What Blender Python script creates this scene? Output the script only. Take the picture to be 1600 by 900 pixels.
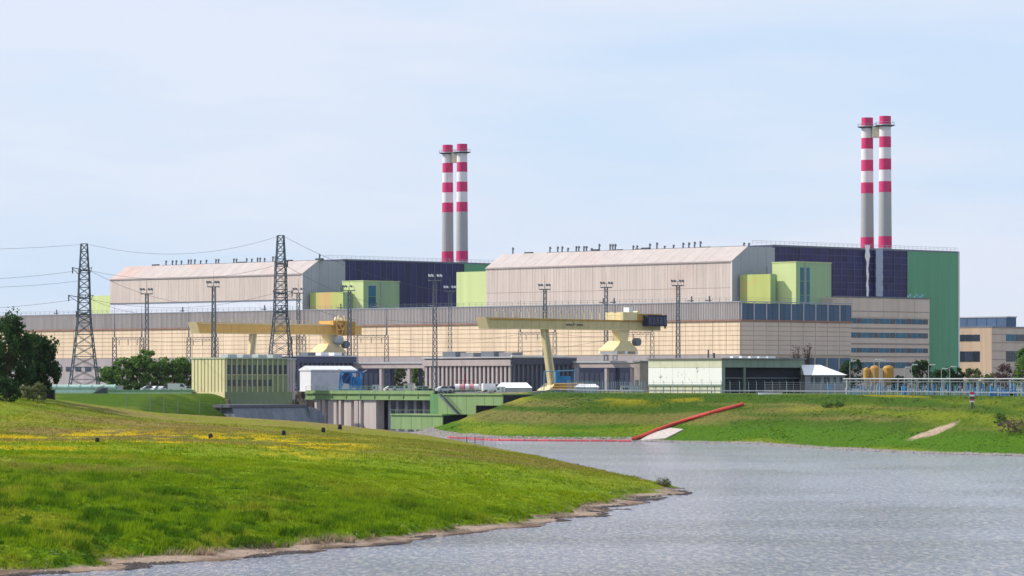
import bpy, math, random
import numpy as np
from mathutils import Vector
random.seed(7); rng = np.random.default_rng(7)
for o in list(bpy.data.objects): bpy.data.objects.remove(o)
scene = bpy.context.scene
col = scene.collection
R = math.radians
# ------------------------------------------------------------------ camera
F = 6000.0; HOR = 592.0           # focal length and horizon, in pixels of the 1600 px wide photograph
cam_d = bpy.data.cameras.new('camera'); cam = bpy.data.objects.new('camera', cam_d); col.objects.link(cam)
cam.location = (0, 0, 0); cam.rotation_euler = (R(90), 0, 0)
cam_d.sensor_width = 36; cam_d.lens = 36 * F / 1600; cam_d.shift_y = (HOR - 450) / 1600
cam_d.clip_start = 1; cam_d.clip_end = 30000
scene.camera = cam
# ------------------------------------------------------------------ world and sun
SUN_AZ = (-0.95, 0.16); SUN_EL = 40.0
w = bpy.data.worlds.new('World'); scene.world = w; w.use_nodes = True
nt = w.node_tree; N = nt.nodes; L = nt.links
bg = N['Background']; bg.inputs['Strength'].default_value = 0.10
sky = N.new('ShaderNodeTexSky'); sky.sky_type = 'NISHITA'; sky.sun_disc = False
sky.sun_elevation = R(SUN_EL); sky.sun_rotation = math.atan2(SUN_AZ[0], SUN_AZ[1])
sky.dust_density = 0.6; sky.ozone_density = 2.5; sky.air_density = 1.0
tc = N.new('ShaderNodeTexCoord'); mp = N.new('ShaderNodeMapping'); mp.inputs['Scale'].default_value = (2.2, 2.2, 13.0)
mp.inputs['Rotation'].default_value = (0.0, 0.10, 0.3)
nz = N.new('ShaderNodeTexNoise'); nz.inputs['Scale'].default_value = 3.0; nz.inputs['Detail'].default_value = 7; nz.inputs['Roughness'].default_value = 0.5
rp = N.new('ShaderNodeMapRange'); rp.inputs[1].default_value = 0.36; rp.inputs[2].default_value = 0.60; rp.inputs[3].default_value = 0.0; rp.inputs[4].default_value = 1.0
mx = N.new('ShaderNodeMix'); mx.data_type = 'RGBA'
cm = N.new('ShaderNodeMix'); cm.data_type = 'RGBA'       # thin veil: from clear pale blue to lavender white cloud
cm.inputs['A'].default_value = (5.6, 6.9, 8.8, 1); cm.inputs['B'].default_value = (6.9, 7.45, 8.8, 1)
mx.inputs['Factor'].default_value = 0.86
L.new(tc.outputs['Generated'], mp.inputs[0]); L.new(mp.outputs[0], nz.inputs['Vector']); L.new(nz.outputs['Fac'], rp.inputs[0])
L.new(rp.outputs[0], cm.inputs['Factor']); L.new(cm.outputs['Result'], mx.inputs['B']); L.new(sky.outputs[0], mx.inputs['A']); L.new(mx.outputs['Result'], bg.inputs[0])
sd = bpy.data.lights.new('sun', 'SUN'); sd.energy = 4.2; sd.angle = R(0.6); sd.color = (1.0, 0.93, 0.82)
sun = bpy.data.objects.new('sun', sd); col.objects.link(sun)
sv = Vector((SUN_AZ[0], SUN_AZ[1], 0)).normalized() * math.cos(R(SUN_EL)) + Vector((0, 0, math.sin(R(SUN_EL))))
sun.rotation_euler = sv.to_track_quat('Z', 'Y').to_euler()
sun.location = (0, 0, 300)
vs = scene.view_settings; vs.view_transform = 'Standard'; vs.look = 'None'; vs.gamma = 1; vs.use_curve_mapping = False
vs.exposure = 0.22
scene.render.engine = 'CYCLES'

# ------------------------------------------------------------------ materials
MATS = {}
def mat(name, c, rough=0.75, var=0.10, scale=0.6, rnd=0.0, streak=0.0, metal=0.0, c2=None, c2lo=0.55, c2hi=0.75, c2scale=0.08, bump=0.0, spec=0.35):
    if name in MATS: return MATS[name]
    m = bpy.data.materials.new(name); m.use_nodes = True; t = m.node_tree; n = t.nodes; l = t.links
    b = n['Principled BSDF']; b.inputs['Roughness'].default_value = rough; b.inputs['Metallic'].default_value = metal
    b.inputs['Specular IOR Level'].default_value = spec
    g = n.new('ShaderNodeNewGeometry')
    base = n.new('ShaderNodeRGB'); base.outputs[0].default_value = (*c, 1); cur = base.outputs[0]
    if c2:
        q = n.new('ShaderNodeTexNoise'); q.inputs['Scale'].default_value = c2scale; q.inputs['Detail'].default_value = 5
        l.new(g.outputs['Position'], q.inputs['Vector'])
        r = n.new('ShaderNodeMapRange'); r.inputs[1].default_value = c2lo; r.inputs[2].default_value = c2hi
        l.new(q.outputs['Fac'], r.inputs[0])
        x = n.new('ShaderNodeMix'); x.data_type = 'RGBA'; x.inputs['B'].default_value = (*c2, 1)
        l.new(r.outputs[0], x.inputs['Factor']); l.new(cur, x.inputs['A']); cur = x.outputs['Result']
    q = n.new('ShaderNodeTexNoise'); q.inputs['Scale'].default_value = scale; q.inputs['Detail'].default_value = 6; q.inputs['Roughness'].default_value = 0.6
    if streak:
        k = n.new('ShaderNodeMapping'); k.inputs['Scale'].default_value = (1, 1, 0.06)
        l.new(g.outputs['Position'], k.inputs[0]); l.new(k.outputs[0], q.inputs['Vector'])
    else: l.new(g.outputs['Position'], q.inputs['Vector'])
    r = n.new('ShaderNodeMapRange'); r.inputs[1].default_value = 0.3; r.inputs[2].default_value = 0.7
    a = max(var, streak); r.inputs[3].default_value = 1 - a; r.inputs[4].default_value = 1 + a * 0.6
    l.new(q.outputs['Fac'], r.inputs[0]); f = r.outputs[0]
    if rnd:
        oi = n.new('ShaderNodeObjectInfo'); r2 = n.new('ShaderNodeMapRange'); r2.inputs[3].default_value = 1 - rnd; r2.inputs[4].default_value = 1 + rnd
        l.new(oi.outputs['Random'], r2.inputs[0]); mm = n.new('ShaderNodeMath'); mm.operation = 'MULTIPLY'
        l.new(f, mm.inputs[0]); l.new(r2.outputs[0], mm.inputs[1]); f = mm.outputs[0]
    vm = n.new('ShaderNodeVectorMath'); vm.operation = 'SCALE'; l.new(cur, vm.inputs[0]); l.new(f, vm.inputs['Scale'])
    l.new(vm.outputs[0], b.inputs['Base Color'])
    if bump:
        bu = n.new('ShaderNodeBump'); bu.inputs['Strength'].default_value = bump; bu.inputs['Distance'].default_value = 0.3
        l.new(q.outputs['Fac'], bu.inputs['Height']); l.new(bu.outputs[0], b.inputs['Normal'])
    MATS[name] = m; return m
BEIGE = mat('beige_panel', (0.76, 0.60, 0.43), rnd=0.045, streak=0.16, scale=0.9)
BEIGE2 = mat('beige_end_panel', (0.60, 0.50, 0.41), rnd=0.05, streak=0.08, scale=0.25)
JOINT = mat('joint_grey', (0.45, 0.37, 0.28))
FASCIA = mat('rusty_fascia', (0.30, 0.17, 0.12), var=0.25)
PARA = mat('grey_cladding', (0.48, 0.44, 0.43), rnd=0.06, streak=0.13, scale=0.7)
RIBM = mat('pale_rib', (0.50, 0.50, 0.53))
BLUEG = mat('shaded_blue_glass', (0.05, 0.10, 0.17), rough=0.45, rnd=0.2, streak=0.1)  # parapet's dark blue holds the end wall's shade; the windows there share it
LOWG = mat('lower_wall_grey', (0.36, 0.32, 0.33), streak=0.15, scale=0.5)
PINK = mat('hall_cladding', (0.58, 0.495, 0.44), rnd=0.03, streak=0.16, scale=0.8, c2=(0.52, 0.40, 0.35), c2lo=0.55, c2hi=0.72, c2scale=0.025)
PINKR = mat('hall_roof_cladding', (0.47, 0.41, 0.39), rnd=0.03, streak=0.10, scale=0.3, c2=(0.50, 0.36, 0.32), c2lo=0.54, c2hi=0.72, c2scale=0.03)
PALE = mat('pale_blue_band', (0.62, 0.66, 0.74), var=0.05)
GREYE = mat('grey_end_cladding', (0.36, 0.37, 0.41), streak=0.08, scale=0.3, rnd=0.03)
NAVY = mat('navy_pane', (0.016, 0.017, 0.085), rough=0.5, rnd=0.30, c2=(0.045, 0.018, 0.075), c2lo=0.5, c2hi=0.8, c2scale=0.03)
NAVYF = mat('navy_frame', (0.10, 0.09, 0.23), rough=0.6)
GREENT = mat('green_cladding', (0.11, 0.33, 0.18), rough=0.6, streak=0.07, scale=0.3, rnd=0.03)
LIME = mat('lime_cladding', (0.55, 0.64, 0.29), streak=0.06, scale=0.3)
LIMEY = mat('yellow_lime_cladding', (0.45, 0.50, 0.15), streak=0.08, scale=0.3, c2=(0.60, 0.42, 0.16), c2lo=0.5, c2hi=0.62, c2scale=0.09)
GREENS = mat('lime_cladding_shaded', (0.30, 0.45, 0.25), streak=0.06, scale=0.3)  # duller copy of the lime cladding, shade put into the colour
TEALW = mat('teal_window', (0.03, 0.13, 0.20), rough=0.25, rnd=0.2)
WHITE = mat('white_paint', (0.78, 0.78, 0.78), var=0.06)
RED = mat('chimney_red', (0.60, 0.035, 0.15), var=0.10, rnd=0.06)
WHITEB = mat('chimney_white', (0.74, 0.70, 0.71), var=0.06)
CONC = mat('chimney_concrete', (0.38, 0.38, 0.38), streak=0.08, scale=0.4)
DARK = mat('dark_steel', (0.06, 0.075, 0.09), rough=0.6)
STEEL = mat('galvanised_steel', (0.15, 0.17, 0.20), rough=0.5)
STEELL = mat('light_steel', (0.42, 0.44, 0.47), rough=0.5)
PYL = mat('pylon_steel', (0.085, 0.11, 0.14), rough=0.55, rnd=0.1)
OCHRE = mat('ochre_paint', (0.74, 0.44, 0.12), rough=0.5, var=0.08)
OCHREL = mat('sunlit_yellow_paint', (0.72, 0.60, 0.34), rough=0.5, var=0.08)  # lighter copy of the crane paint, sunlight put into the colour
OLIVE = mat('olive_yellow_paint', (0.56, 0.46, 0.24), rough=0.5, var=0.1)
BRASS = mat('rusty_yellow', (0.50, 0.28, 0.06), var=0.3)
ROOFG = mat('roof_felt', (0.22, 0.22, 0.24), var=0.2)
CONCW = mat('weathered_concrete', (0.55, 0.48, 0.45), streak=0.22, scale=0.6, rnd=0.05)
CONCD = mat('shaded_concrete', (0.16, 0.18, 0.21), streak=0.3, scale=0.7)  # bluish dark concrete, shade of the apron face put into the colour
SHADE = mat('shade_black', (0.018, 0.022, 0.035), rough=0.9)  # near-black painted in place of shade, in openings and on wall ends
PRIB = mat('pinkish_rib', (0.43, 0.37, 0.36), streak=0.1, rnd=0.05)
SLATE = mat('slate_cladding', (0.07, 0.08, 0.13), rnd=0.15, streak=0.1)
WGREEN = mat('weir_green', (0.22, 0.33, 0.14), streak=0.14, scale=0.5, rnd=0.04, c2=(0.22, 0.33, 0.15), c2lo=0.55, c2hi=0.8, c2scale=0.3)
WGREEND = mat('weir_green_shaded', (0.12, 0.27, 0.11), streak=0.2, scale=0.5)  # weir green darkened to paint the shade in the recess
YCREAM = mat('cream_cladding', (0.64, 0.58, 0.34), streak=0.08, scale=0.5, rnd=0.03)
YGREEN = mat('moss_cladding', (0.19, 0.24, 0.125), streak=0.12, scale=0.5, rnd=0.04)
PLINTH = mat('cream_plinth', (0.70, 0.60, 0.33), streak=0.15)
WHITEW = mat('peeling_white', (0.82, 0.82, 0.80), var=0.03, c2=(0.30, 0.30, 0.30), c2lo=0.66, c2hi=0.70, c2scale=1.1)
CREAMB = mat('cream_band', (0.62, 0.62, 0.46), var=0.08)
SAGEB = mat('sage_band', (0.22, 0.28, 0.23), streak=0.15)
BLUEM = mat('machine_blue', (0.04, 0.22, 0.50), var=0.2)
BLUEP = mat('pipe_blue', (0.12, 0.30, 0.46), var=0.2, rnd=0.2)
REDP = mat('red_hose', (0.62, 0.07, 0.05), rough=0.6, var=0.2, rnd=0.1)
ORANGE = mat('silo_orange', (0.50, 0.26, 0.05), streak=0.15, scale=0.8)
BRICK = mat('brown_brick', (0.33, 0.27, 0.25), var=0.2)
TYRE = mat('tyre', (0.03, 0.03, 0.03), rough=0.9)
GLASSD = mat('dark_glass', (0.03, 0.045, 0.07), rough=0.12, spec=0.6, rnd=0.3)
CARW = mat('car_white', (0.75, 0.75, 0.76), rough=0.3, var=0.02)
CARS = mat('car_silver', (0.42, 0.45, 0.50), rough=0.3, var=0.02)
CARB = mat('car_dark_blue', (0.05, 0.07, 0.12), rough=0.3, var=0.02)
TARP = mat('white_tarp', (0.80, 0.80, 0.82), var=0.05)
STONE = mat('pale_stone', (0.30, 0.27, 0.25), var=0.3, scale=2)
WRACK = mat('dark_wrack', (0.07, 0.055, 0.05), var=0.4, scale=3)
TEALP = mat('pale_teal_paint', (0.45, 0.62, 0.55), var=0.15)
BARK = mat('bark', (0.09, 0.065, 0.045), var=0.3, scale=3)
ASPH = mat('asphalt', (0.10, 0.10, 0.11), var=0.15)
BLACKB = mat('black_box', (0.015, 0.015, 0.018))

# ------------------------------------------------------------------ object helpers
class MB:
    def __init__(s): s.v = []; s.f = []
    def box(s, x0, x1, y0, y1, z0, z1):
        b = len(s.v)
        s.v += [(x0,y0,z0),(x1,y0,z0),(x1,y1,z0),(x0,y1,z0),(x0,y0,z1),(x1,y0,z1),(x1,y1,z1),(x0,y1,z1)]
        s.f += [tuple(b+i for i in q) for q in ((3,2,1,0),(4,5,6,7),(0,1,5,4),(1,2,6,5),(2,3,7,6),(3,0,4,7))]
        return s
    def prism(s, pts, axis, a, b):        # polygon in the plane across axis, extruded a..b
        n = len(pts); o = len(s.v)
        for c in (a, b):
            for p, q in pts:
                s.v.append((c, p, q) if axis == 'x' else ((p, c, q) if axis == 'y' else (p, q, c)))
        s.f.append(tuple(o + i for i in range(n))[::-1]); s.f.append(tuple(o + n + i for i in range(n)))
        for i in range(n):
            j = (i + 1) % n; s.f.append((o+i, o+j, o+n+j, o+n+i))
        return s
    def tube(s, p, q, r, n=5, r2=None):
        p = Vector(p); q = Vector(q); d = (q - p)
        if d.length < 1e-6: return s
        d.normalize(); a = d.orthogonal().normalized(); c = d.cross(a); o = len(s.v); r2 = r if r2 is None else r2
        for P, rr in ((p, r), (q, r2)):
            for i in range(n):
                t = 2 * math.pi * i / n; s.v.append(tuple(P + a * math.cos(t) * rr + c * math.sin(t) * rr))
        for i in range(n):
            j = (i + 1) % n; s.f.append((o+i, o+j, o+n+j, o+n+i))
        s.f.append(tuple(o + i for i in range(n))[::-1]); s.f.append(tuple(o + n + i for i in range(n)))
        return s
    def lathe(s, prof, cx=0, cy=0, n=24):
        o = len(s.v)
        for r, z in prof:
            for i in range(n):
                t = 2 * math.pi * i / n; s.v.append((cx + r * math.cos(t), cy + r * math.sin(t), z))
        for k in range(len(prof) - 1):
            for i in range(n):
                j = (i + 1) % n; s.f.append((o+k*n+i, o+k*n+j, o+(k+1)*n+j, o+(k+1)*n+i))
        for (r, z), fl in ((prof[0], -1), (prof[-1], 1)):          # caps on vertices of their own, so the sides shade smoothly
            b = len(s.v)
            for i in range(n):
                t = 2 * math.pi * i / n; s.v.append((cx + r * math.cos(t), cy + r * math.sin(t), z))
            s.f.append(tuple(b + i for i in range(n))[::fl])
        return s
    def path(s, pts, r, n=5):
        for a, b in zip(pts[:-1], pts[1:]): s.tube(a, b, r, n)
        return s
    def mesh(s, name, m, smooth=False):
        me = bpy.data.meshes.new(name); me.from_pydata(s.v, [], s.f)
        if m: me.materials.append(m)
        if smooth: me.polygons.foreach_set('use_smooth', [True] * len(me.polygons))
        me.update(); return me
    def build(s, name, m, parent=None, loc=(0,0,0), smooth=False, **k):
        return link(name, s.mesh(name, m, smooth), parent, loc, **k)
def link(name, me, parent=None, loc=(0,0,0), rz=0, label=None, kind=None, scale=None):
    o = bpy.data.objects.new(name, me); col.objects.link(o); o.location = loc; o.rotation_euler = (0, 0, rz)
    if scale: o.scale = scale
    if parent: o.parent = parent
    if label: o['label'] = label
    if kind: o['kind'] = kind
    return o
def thing(name, label, cat, loc, rz=0, group=None):
    o = link(name, None, None, loc, rz); o.empty_display_size = 1
    return tag(o, label, cat, group)
def tag(o, label, cat, group=None):
    o['label'] = label; o['category'] = cat
    if group: o['group'] = group
    return o
def copy_tree(o, parent=None):
    c = o.copy(); col.objects.link(c); c.parent = parent
    for ch in [x for x in bpy.data.objects if x.parent == o]: copy_tree(ch, c)
    return c
def arr_mesh(name, verts, nper, m, cols=None, quads=False):
    """many loose faces from a numpy array (faces of nper corners each)"""
    verts = verts.reshape(-1, 3).astype(np.float32); nv = len(verts); nf = nv // nper
    me = bpy.data.meshes.new(name); me.vertices.add(nv); me.vertices.foreach_set('co', verts.ravel())
    me.loops.add(nv); me.loops.foreach_set('vertex_index', np.arange(nv, dtype=np.int32))
    me.polygons.add(nf); me.polygons.foreach_set('loop_start', np.arange(0, nv, nper, dtype=np.int32))
    me.polygons.foreach_set('loop_total', np.full(nf, nper, dtype=np.int32))
    if cols is not None:
        a = me.color_attributes.new('Col', 'FLOAT_COLOR', 'POINT')
        c = np.ones((nv, 4), dtype=np.float32); c[:, :3] = cols; a.data.foreach_set('color', c.ravel())
    me.materials.append(m); me.update(calc_edges=True); return me

# the plant's own grid: local x runs along VV (to the right, receding), local y along UU (to the left, receding)
VV = Vector((0.714, 0.700)).normalized(); UU = Vector((-VV.y, VV.x)); ROT = math.atan2(VV.y, VV.x)
GZ = -3.3; WZ = -13.0
def W(px, Y, z=GZ): return Vector(((px - 800) * Y / F, Y, z))
def along(org, d, px):                  # how far to go from org along d to reach the bearing px
    k = (px - 800) / F
    return (k * org[1] - org[0]) / (d[0] - k * d[1])
def zat(y, Y): return (HOR - y) * Y / F

# ------------------------------------------------------------------ terrain
def vnoise(x, y, s=0):
    xi = np.floor(x).astype(np.int64); yi = np.floor(y).astype(np.int64); fx = x - xi; fy = y - yi
    fx = fx*fx*(3-2*fx); fy = fy*fy*(3-2*fy)
    def h(a, b):
        n = (a * 374761393 + b * 668265263 + s * 982451653) & 0x7fffffff
        n = ((n ^ (n >> 13)) * 1274126177) & 0x7fffffff
        return ((n ^ (n >> 16)) & 0xffff) / 65535.0
    return (h(xi,yi)*(1-fx)+h(xi+1,yi)*fx)*(1-fy)+(h(xi,yi+1)*(1-fx)+h(xi+1,yi+1)*fx)*fy
def fbm(x, y, s=0, o=4):
    t = 0; a = 0.5
    for i in range(o): t = t + a * vnoise(x, y, s + i); x = x * 2.03; y = y * 2.03; a *= 0.5
    return t / (1 - 0.5**o)
def sst(a, b, x): t = np.clip((x - a) / (b - a), 0, 1); return t*t*(3-2*t)
LS = np.array([(-2500,-300),(-400,140),(-150,180),(-60,228),(-30,256),(-18.6,279),(-10,300),(2.8,342),(8.5,370),(13.5,404),(19.3,433),(20.3,443),(19.3,462),(17.0,500),(9.8,586),(3,660),(-5,743),(-20,785),(-42,830),(-60,880),(-68,922),(-72,985)])
RS = np.array([(-16,985),(-23,950),(-24,925),(-20,886),(-5.4,812),(26.5,796),(48,765),(53,733),(60,703),(72,667),(86,645),(103,619),(200,500),(400,300),(900,60),(2500,-300)])
POLY = np.vstack([LS, np.array([(-47,1014)]), RS, np.array([(2500,-600),(-2500,-600)])])
def dline(X, Y, P):
    d = np.full(X.shape, 1e9)
    for (ax, ay), (bx, by) in zip(P[:-1], P[1:]):
        vx, vy = bx-ax, by-ay; t = np.clip(((X-ax)*vx+(Y-ay)*vy)/(vx*vx+vy*vy), 0, 1)
        d = np.minimum(d, np.hypot(X-ax-t*vx, Y-ay-t*vy))
    return d
def inside(X, Y, P):
    r = np.zeros(X.shape, bool); n = len(P)
    for i in range(n):
        ax, ay = P[i]; bx, by = P[(i+1) % n]
        if ay == by: continue
        c = ((ay > Y) != (by > Y)) & (X < (bx-ax)*(Y-ay)/(by-ay)+ax); r ^= c
    return r
def height(X, Y, info=False):
    X = np.asarray(X, float); Y = np.asarray(Y, float); X0, Y0 = X, Y
    wn = (1 - sst(430, 520, Y)) * sst(200, 250, Y); wr = sst(600, 640, Y) * (1 - sst(930, 950, Y))
    wx = (fbm(X*0.16, Y*0.16, 101, 3) - 0.5) * 6.5 + (fbm(X*0.9, Y*0.5, 103, 2) - 0.5) * 1.4
    X = X + wx * wn + (fbm(X*0.2, Y*0.2, 105, 3) - 0.5) * 3.0 * wr
    dl = dline(X, Y, LS); dr = dline(X, Y, RS); wat = inside(X, Y, POLY)
    wob = (fbm(X*0.22, Y*0.22, 5) - 0.5) * 2.6
    near = 1 - sst(430, 470, Y)
    bw = 0.7 + (2.6 + 3.2 * (fbm(X*0.07, Y*0.07, 8, 2) - 0.5)) * near
    dlw = np.maximum(dl + wob * near, 0)
    zb = WZ + 0.02 + 0.07 * np.minimum(dlw, bw)
    s = np.maximum(dlw - bw, 0)
    cap = 5.6 + 0.4 * sst(500, 800, Y)
    lip = 0.35 * sst(0, 2.0, s) * near
    zl = zb + lip + cap * (1 - np.exp(-(s / (cap / (0.19 + 0.05 * sst(600, 740, Y)))) ** 1.12))
    zl = zl + 4.9 * np.exp(-(((X + 92) / 27) ** 2 + ((Y - 650) / 80) ** 2))
    rough = (fbm(X*0.35, Y*0.35, 11) - 0.5) * 0.7 * sst(0.5, 5, s) * (1 - 0.6 * sst(330, 420, Y)) + (fbm(X*0.05, Y*0.03, 21) - 0.5) * 0.9 * sst(8, 30, s)
    zl = zl + rough
    t = sst(800, 925, Y - 5.0 * np.maximum(X + 84, 0))   # slope up to the yard
    zl = zl * (1 - t) + (GZ - 0.35) * t
    zr = WZ + 0.02 + 9.7 * sst(-4, 36, dr) - 9.7 * sst(-4, 36, np.zeros(1)) * (1 - sst(0, 20, dr))
    zr = zr + (fbm(X*0.12, Y*0.12, 31) - 0.5) * 0.5 * sst(1, 6, dr) * (1 - sst(24, 34, dr))
    right = (dr < dl) & (Y < 1500)
    z = np.where(right, zr, zl)
    vd = (X + 19) * VV.x + (Y - 960) * VV.y           # behind the weir line
    yard = ((vd > 3) & (Y > 955) & (X < -5)) | (Y > 1010)
    z = np.where(yard, GZ, z)
    z = np.where(wat & ~(yard & (Y > 1000)), WZ - np.minimum(3, 0.3 + 0.4 * np.minimum(dl, dr)), z)
    if info: return z, dl, dr, wat, right, yard, s, dlw, bw
    return z
def ground_color(X, Y):
    z, dl, dr, wat, right, yard, s, dlw, bw = height(X, Y, True)
    n1 = fbm(X*0.06, Y*0.035, 41); n2 = fbm(X*0.5, Y*0.25, 51); n3 = fbm(X*0.14, Y*0.06, 61)
    g1 = np.array([0.150, 0.235, 0.006]); g2 = np.array([0.058, 0.135, 0.006]); g3 = np.array([0.23, 0.25, 0.018])
    dry = np.array([0.24, 0.18, 0.065]); yel = np.array([0.50, 0.38, 0.015]); sand = np.array([0.36, 0.265, 0.20]); dirt = np.array([0.17, 0.12, 0.085])
    c = g1[None] * np.ones((X.size, 1))
    def mixc(c, k, t): t = t.reshape(-1, 1); return c * (1 - t) + k[None] * t
    X = X.ravel(); Y = Y.ravel(); n1 = n1.ravel(); n2 = n2.ravel(); n3 = n3.ravel()
    z = z.ravel(); dr = dr.ravel(); s = s.ravel(); dlw = dlw.ravel(); bw = bw.ravel(); right = right.ravel(); yard = yard.ravel(); wat = wat.ravel()
    c = mixc(c, g2, sst(0.52, 0.64, n2) * 0.7)
    c = mixc(c, g3, sst(0.5, 0.68, n3) * 0.7)
    py = HOR - z * F / np.maximum(Y, 50); px = 800 + X * F / np.maximum(Y, 50)
    mid = sst(325, 370, Y) * (1 - sst(430, 500, Y)) * (~right)
    c = mixc(c, np.array([0.185, 0.25, 0.008]), mid * (0.35 + 0.5 * sst(0.35, 0.6, n3)))
    c = mixc(c, g2 * 0.8, (1 - sst(290, 360, Y)) * sst(0.54, 0.62, fbm(X*0.75, Y*0.28, 47, 3)) * 0.9 * (~right))
    up = sst(400, 520, Y) * (~right) * (1 - 0.7 * (1 - sst(-82, -60, X)) * sst(520, 600, Y))
    c = mixc(c, np.array([0.205, 0.195, 0.03]), up * 0.75)
    c = mixc(c, dry, up * sst(0.42, 0.62, n1) * 0.75)
    c = mixc(c, g2 * 0.75, sst(770, 820, Y) * (~right) * (0.85 - 0.6 * sst(0.5, 0.65, n1)))
    fl = np.exp(-((Y - 485 - 0.3 * (X + 40)) / 65) ** 2) * sst(0.50, 0.58, fbm(X*0.055, Y*0.06, 71)) * sst(0.38, 0.55, fbm(X*0.5, Y*0.12, 73)) * (~right)
    c = mixc(c, yel, np.clip(fl * 1.8, 0, 0.95) * sst(12, 25, s) * (1 - sst(-25, -15, X)))
    c = mixc(c, dry, 0.5 * np.exp(-(((X + 38) / 14) ** 2 + ((Y - 355) / 28) ** 2)) * sst(0.3, 0.6, n3))
    # right bank
    rb = right.astype(float)
    c = mixc(c, np.array([0.040, 0.084, 0.010]), rb * 0.92)
    c = mixc(c, g2 * 1.15, rb * 0.65 * (1 - sst(8, 17, dr)))
    c = mixc(c, dry * 0.95, rb * sst(0.46, 0.62, fbm(X*0.035, dr*0.30, 81)) * sst(9, 14, dr) * (1 - sst(27, 31, dr)) * 0.5)
    c = mixc(c, g3, rb * sst(0.55, 0.7, fbm(X*0.05, dr*0.12, 83)) * 0.45)
    c = mixc(c, yel * 0.8, rb * sst(0.62, 0.70, fbm(X*0.08, dr*0.15, 85)) * sst(20, 28, dr) * 0.5)
    st = (1 - sst(0.8, 2.2, dr)) + (1 - sst(1.5, 4.5, dr)) * sst(0.35, 0.6, n2) * (X < 30)
    c = mixc(c, np.array([0.30, 0.27, 0.25]), rb * np.clip(st, 0, 1))
    bare = np.exp(-(((X - 76) / 5.5) ** 2 + ((Y - 694) / 3.2) ** 2) * 1.2)
    c = mixc(c, sand * 1.1, rb * sst(0.35, 0.6, bare))
    # beach of the near bank
    b = (1 - sst(-0.4, 0.5, dlw - bw + (n2 - 0.5) * 2.5)) * (~right)
    c = mixc(c, dirt, b); c = mixc(c, sand, b * sst(0.35, 0.6, fbm(X*0.3, Y*0.12, 91)))
    c = mixc(c, np.array([0.10, 0.075, 0.06]), b * (1 - sst(0.25, 0.8, dlw)) * 0.9)
    c = mixc(c, np.array([0.24, 0.22, 0.21]), yard.astype(float) * 0.9)
    c = mixc(c, np.array([0.08, 0.07, 0.06]), wat.astype(float))
    far = sst(1700, 2600, np.hypot(X, Y)); c = mixc(c, np.array([0.09, 0.13, 0.05]), far)
    return c
def axis(segs):
    out = []
    for a, b, n in segs: out += list(np.linspace(a, b, n, endpoint=False))
    out.append(segs[-1][1]); return np.array(out)
gx = axis([(-9000,-1000,10),(-1000,-150,22),(-150,-75,75),(-75,25,200),(25,120,110),(120,300,30),(300,1200,14),(1200,9000,10)])
gy = axis([(-700,200,12),(200,250,20),(250,460,340),(460,700,200),(700,1030,300),(1030,1300,20),(1300,3000,14),(3000,14000,10)])
GX, GY = np.meshgrid(gx, gy); ZZ = height(GX, GY)
verts = np.stack([GX, GY, ZZ], -1).reshape(-1, 3).astype(np.float32)
nx, ny = len(gx), len(gy)
idx = np.arange(nx*ny).reshape(ny, nx)
quad = np.stack([idx[:-1,:-1], idx[:-1,1:], idx[1:,1:], idx[1:,:-1]], -1).reshape(-1, 4).astype(np.int32)
me = bpy.data.meshes.new('ground'); me.vertices.add(len(verts)); me.vertices.foreach_set('co', verts.ravel())
me.loops.add(quad.size); me.loops.foreach_set('vertex_index', quad.ravel()); me.polygons.add(len(quad))
me.polygons.foreach_set('loop_start', np.arange(0, quad.size, 4, dtype=np.int32)); me.polygons.foreach_set('loop_total', np.full(len(quad), 4, dtype=np.int32))
ca = me.color_attributes.new('Col', 'FLOAT_COLOR', 'POINT'); cc = np.ones((len(verts), 4), np.float32); cc[:, :3] = ground_color(GX, GY); ca.data.foreach_set('color', cc.ravel())
me.polygons.foreach_set('use_smooth', [True] * len(quad)); me.update(calc_edges=True)
def attr_mat(name, rough, fine=True, trans=False):
    m = bpy.data.materials.new(name); m.use_nodes = True; t = m.node_tree; n = t.nodes; l = t.links; b = n['Principled BSDF']
    b.inputs['Roughness'].default_value = rough; b.inputs['Specular IOR Level'].default_value = 0.04
    a = n.new('ShaderNodeVertexColor'); a.layer_name = 'Col'; cur = a.outputs['Color']
    if fine:
        g = n.new('ShaderNodeNewGeometry'); q = n.new('ShaderNodeTexNoise'); q.inputs['Scale'].default_value = 1.6; q.inputs['Detail'].default_value = 8; q.inputs['Roughness'].default_value = 0.7
        l.new(g.outputs['Position'], q.inputs['Vector'])
        r = n.new('ShaderNodeMapRange'); r.inputs[1].default_value = 0.3; r.inputs[2].default_value = 0.7; r.inputs[3].default_value = 0.55; r.inputs[4].default_value = 1.35; l.new(q.outputs['Fac'], r.inputs[0])
        v = n.new('ShaderNodeVectorMath'); v.operation = 'SCALE'; l.new(cur, v.inputs[0]); l.new(r.outputs[0], v.inputs['Scale']); cur = v.outputs[0]
        bu = n.new('ShaderNodeBump'); bu.inputs['Strength'].default_value = 0.5; bu.inputs['Distance'].default_value = 0.35; l.new(q.outputs['Fac'], bu.inputs['Height']); l.new(bu.outputs[0], b.inputs['Normal'])
    l.new(cur, b.inputs['Base Color'])
    if trans:
        tr = n.new('ShaderNodeBsdfTranslucent'); ms = n.new('ShaderNodeMixShader'); ms.inputs[0].default_value = 0.45
        l.new(cur, tr.inputs['Color']); l.new(b.outputs[0], ms.inputs[1]); l.new(tr.outputs[0], ms.inputs[2]); l.new(ms.outputs[0], n['Material Output'].inputs[0])
    return m
me.materials.append(attr_mat('ground_cover', 0.95))
link('ground', me, kind='structure')
def hz(x, y): return float(height(np.array([x]), np.array([y]))[0])
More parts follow.
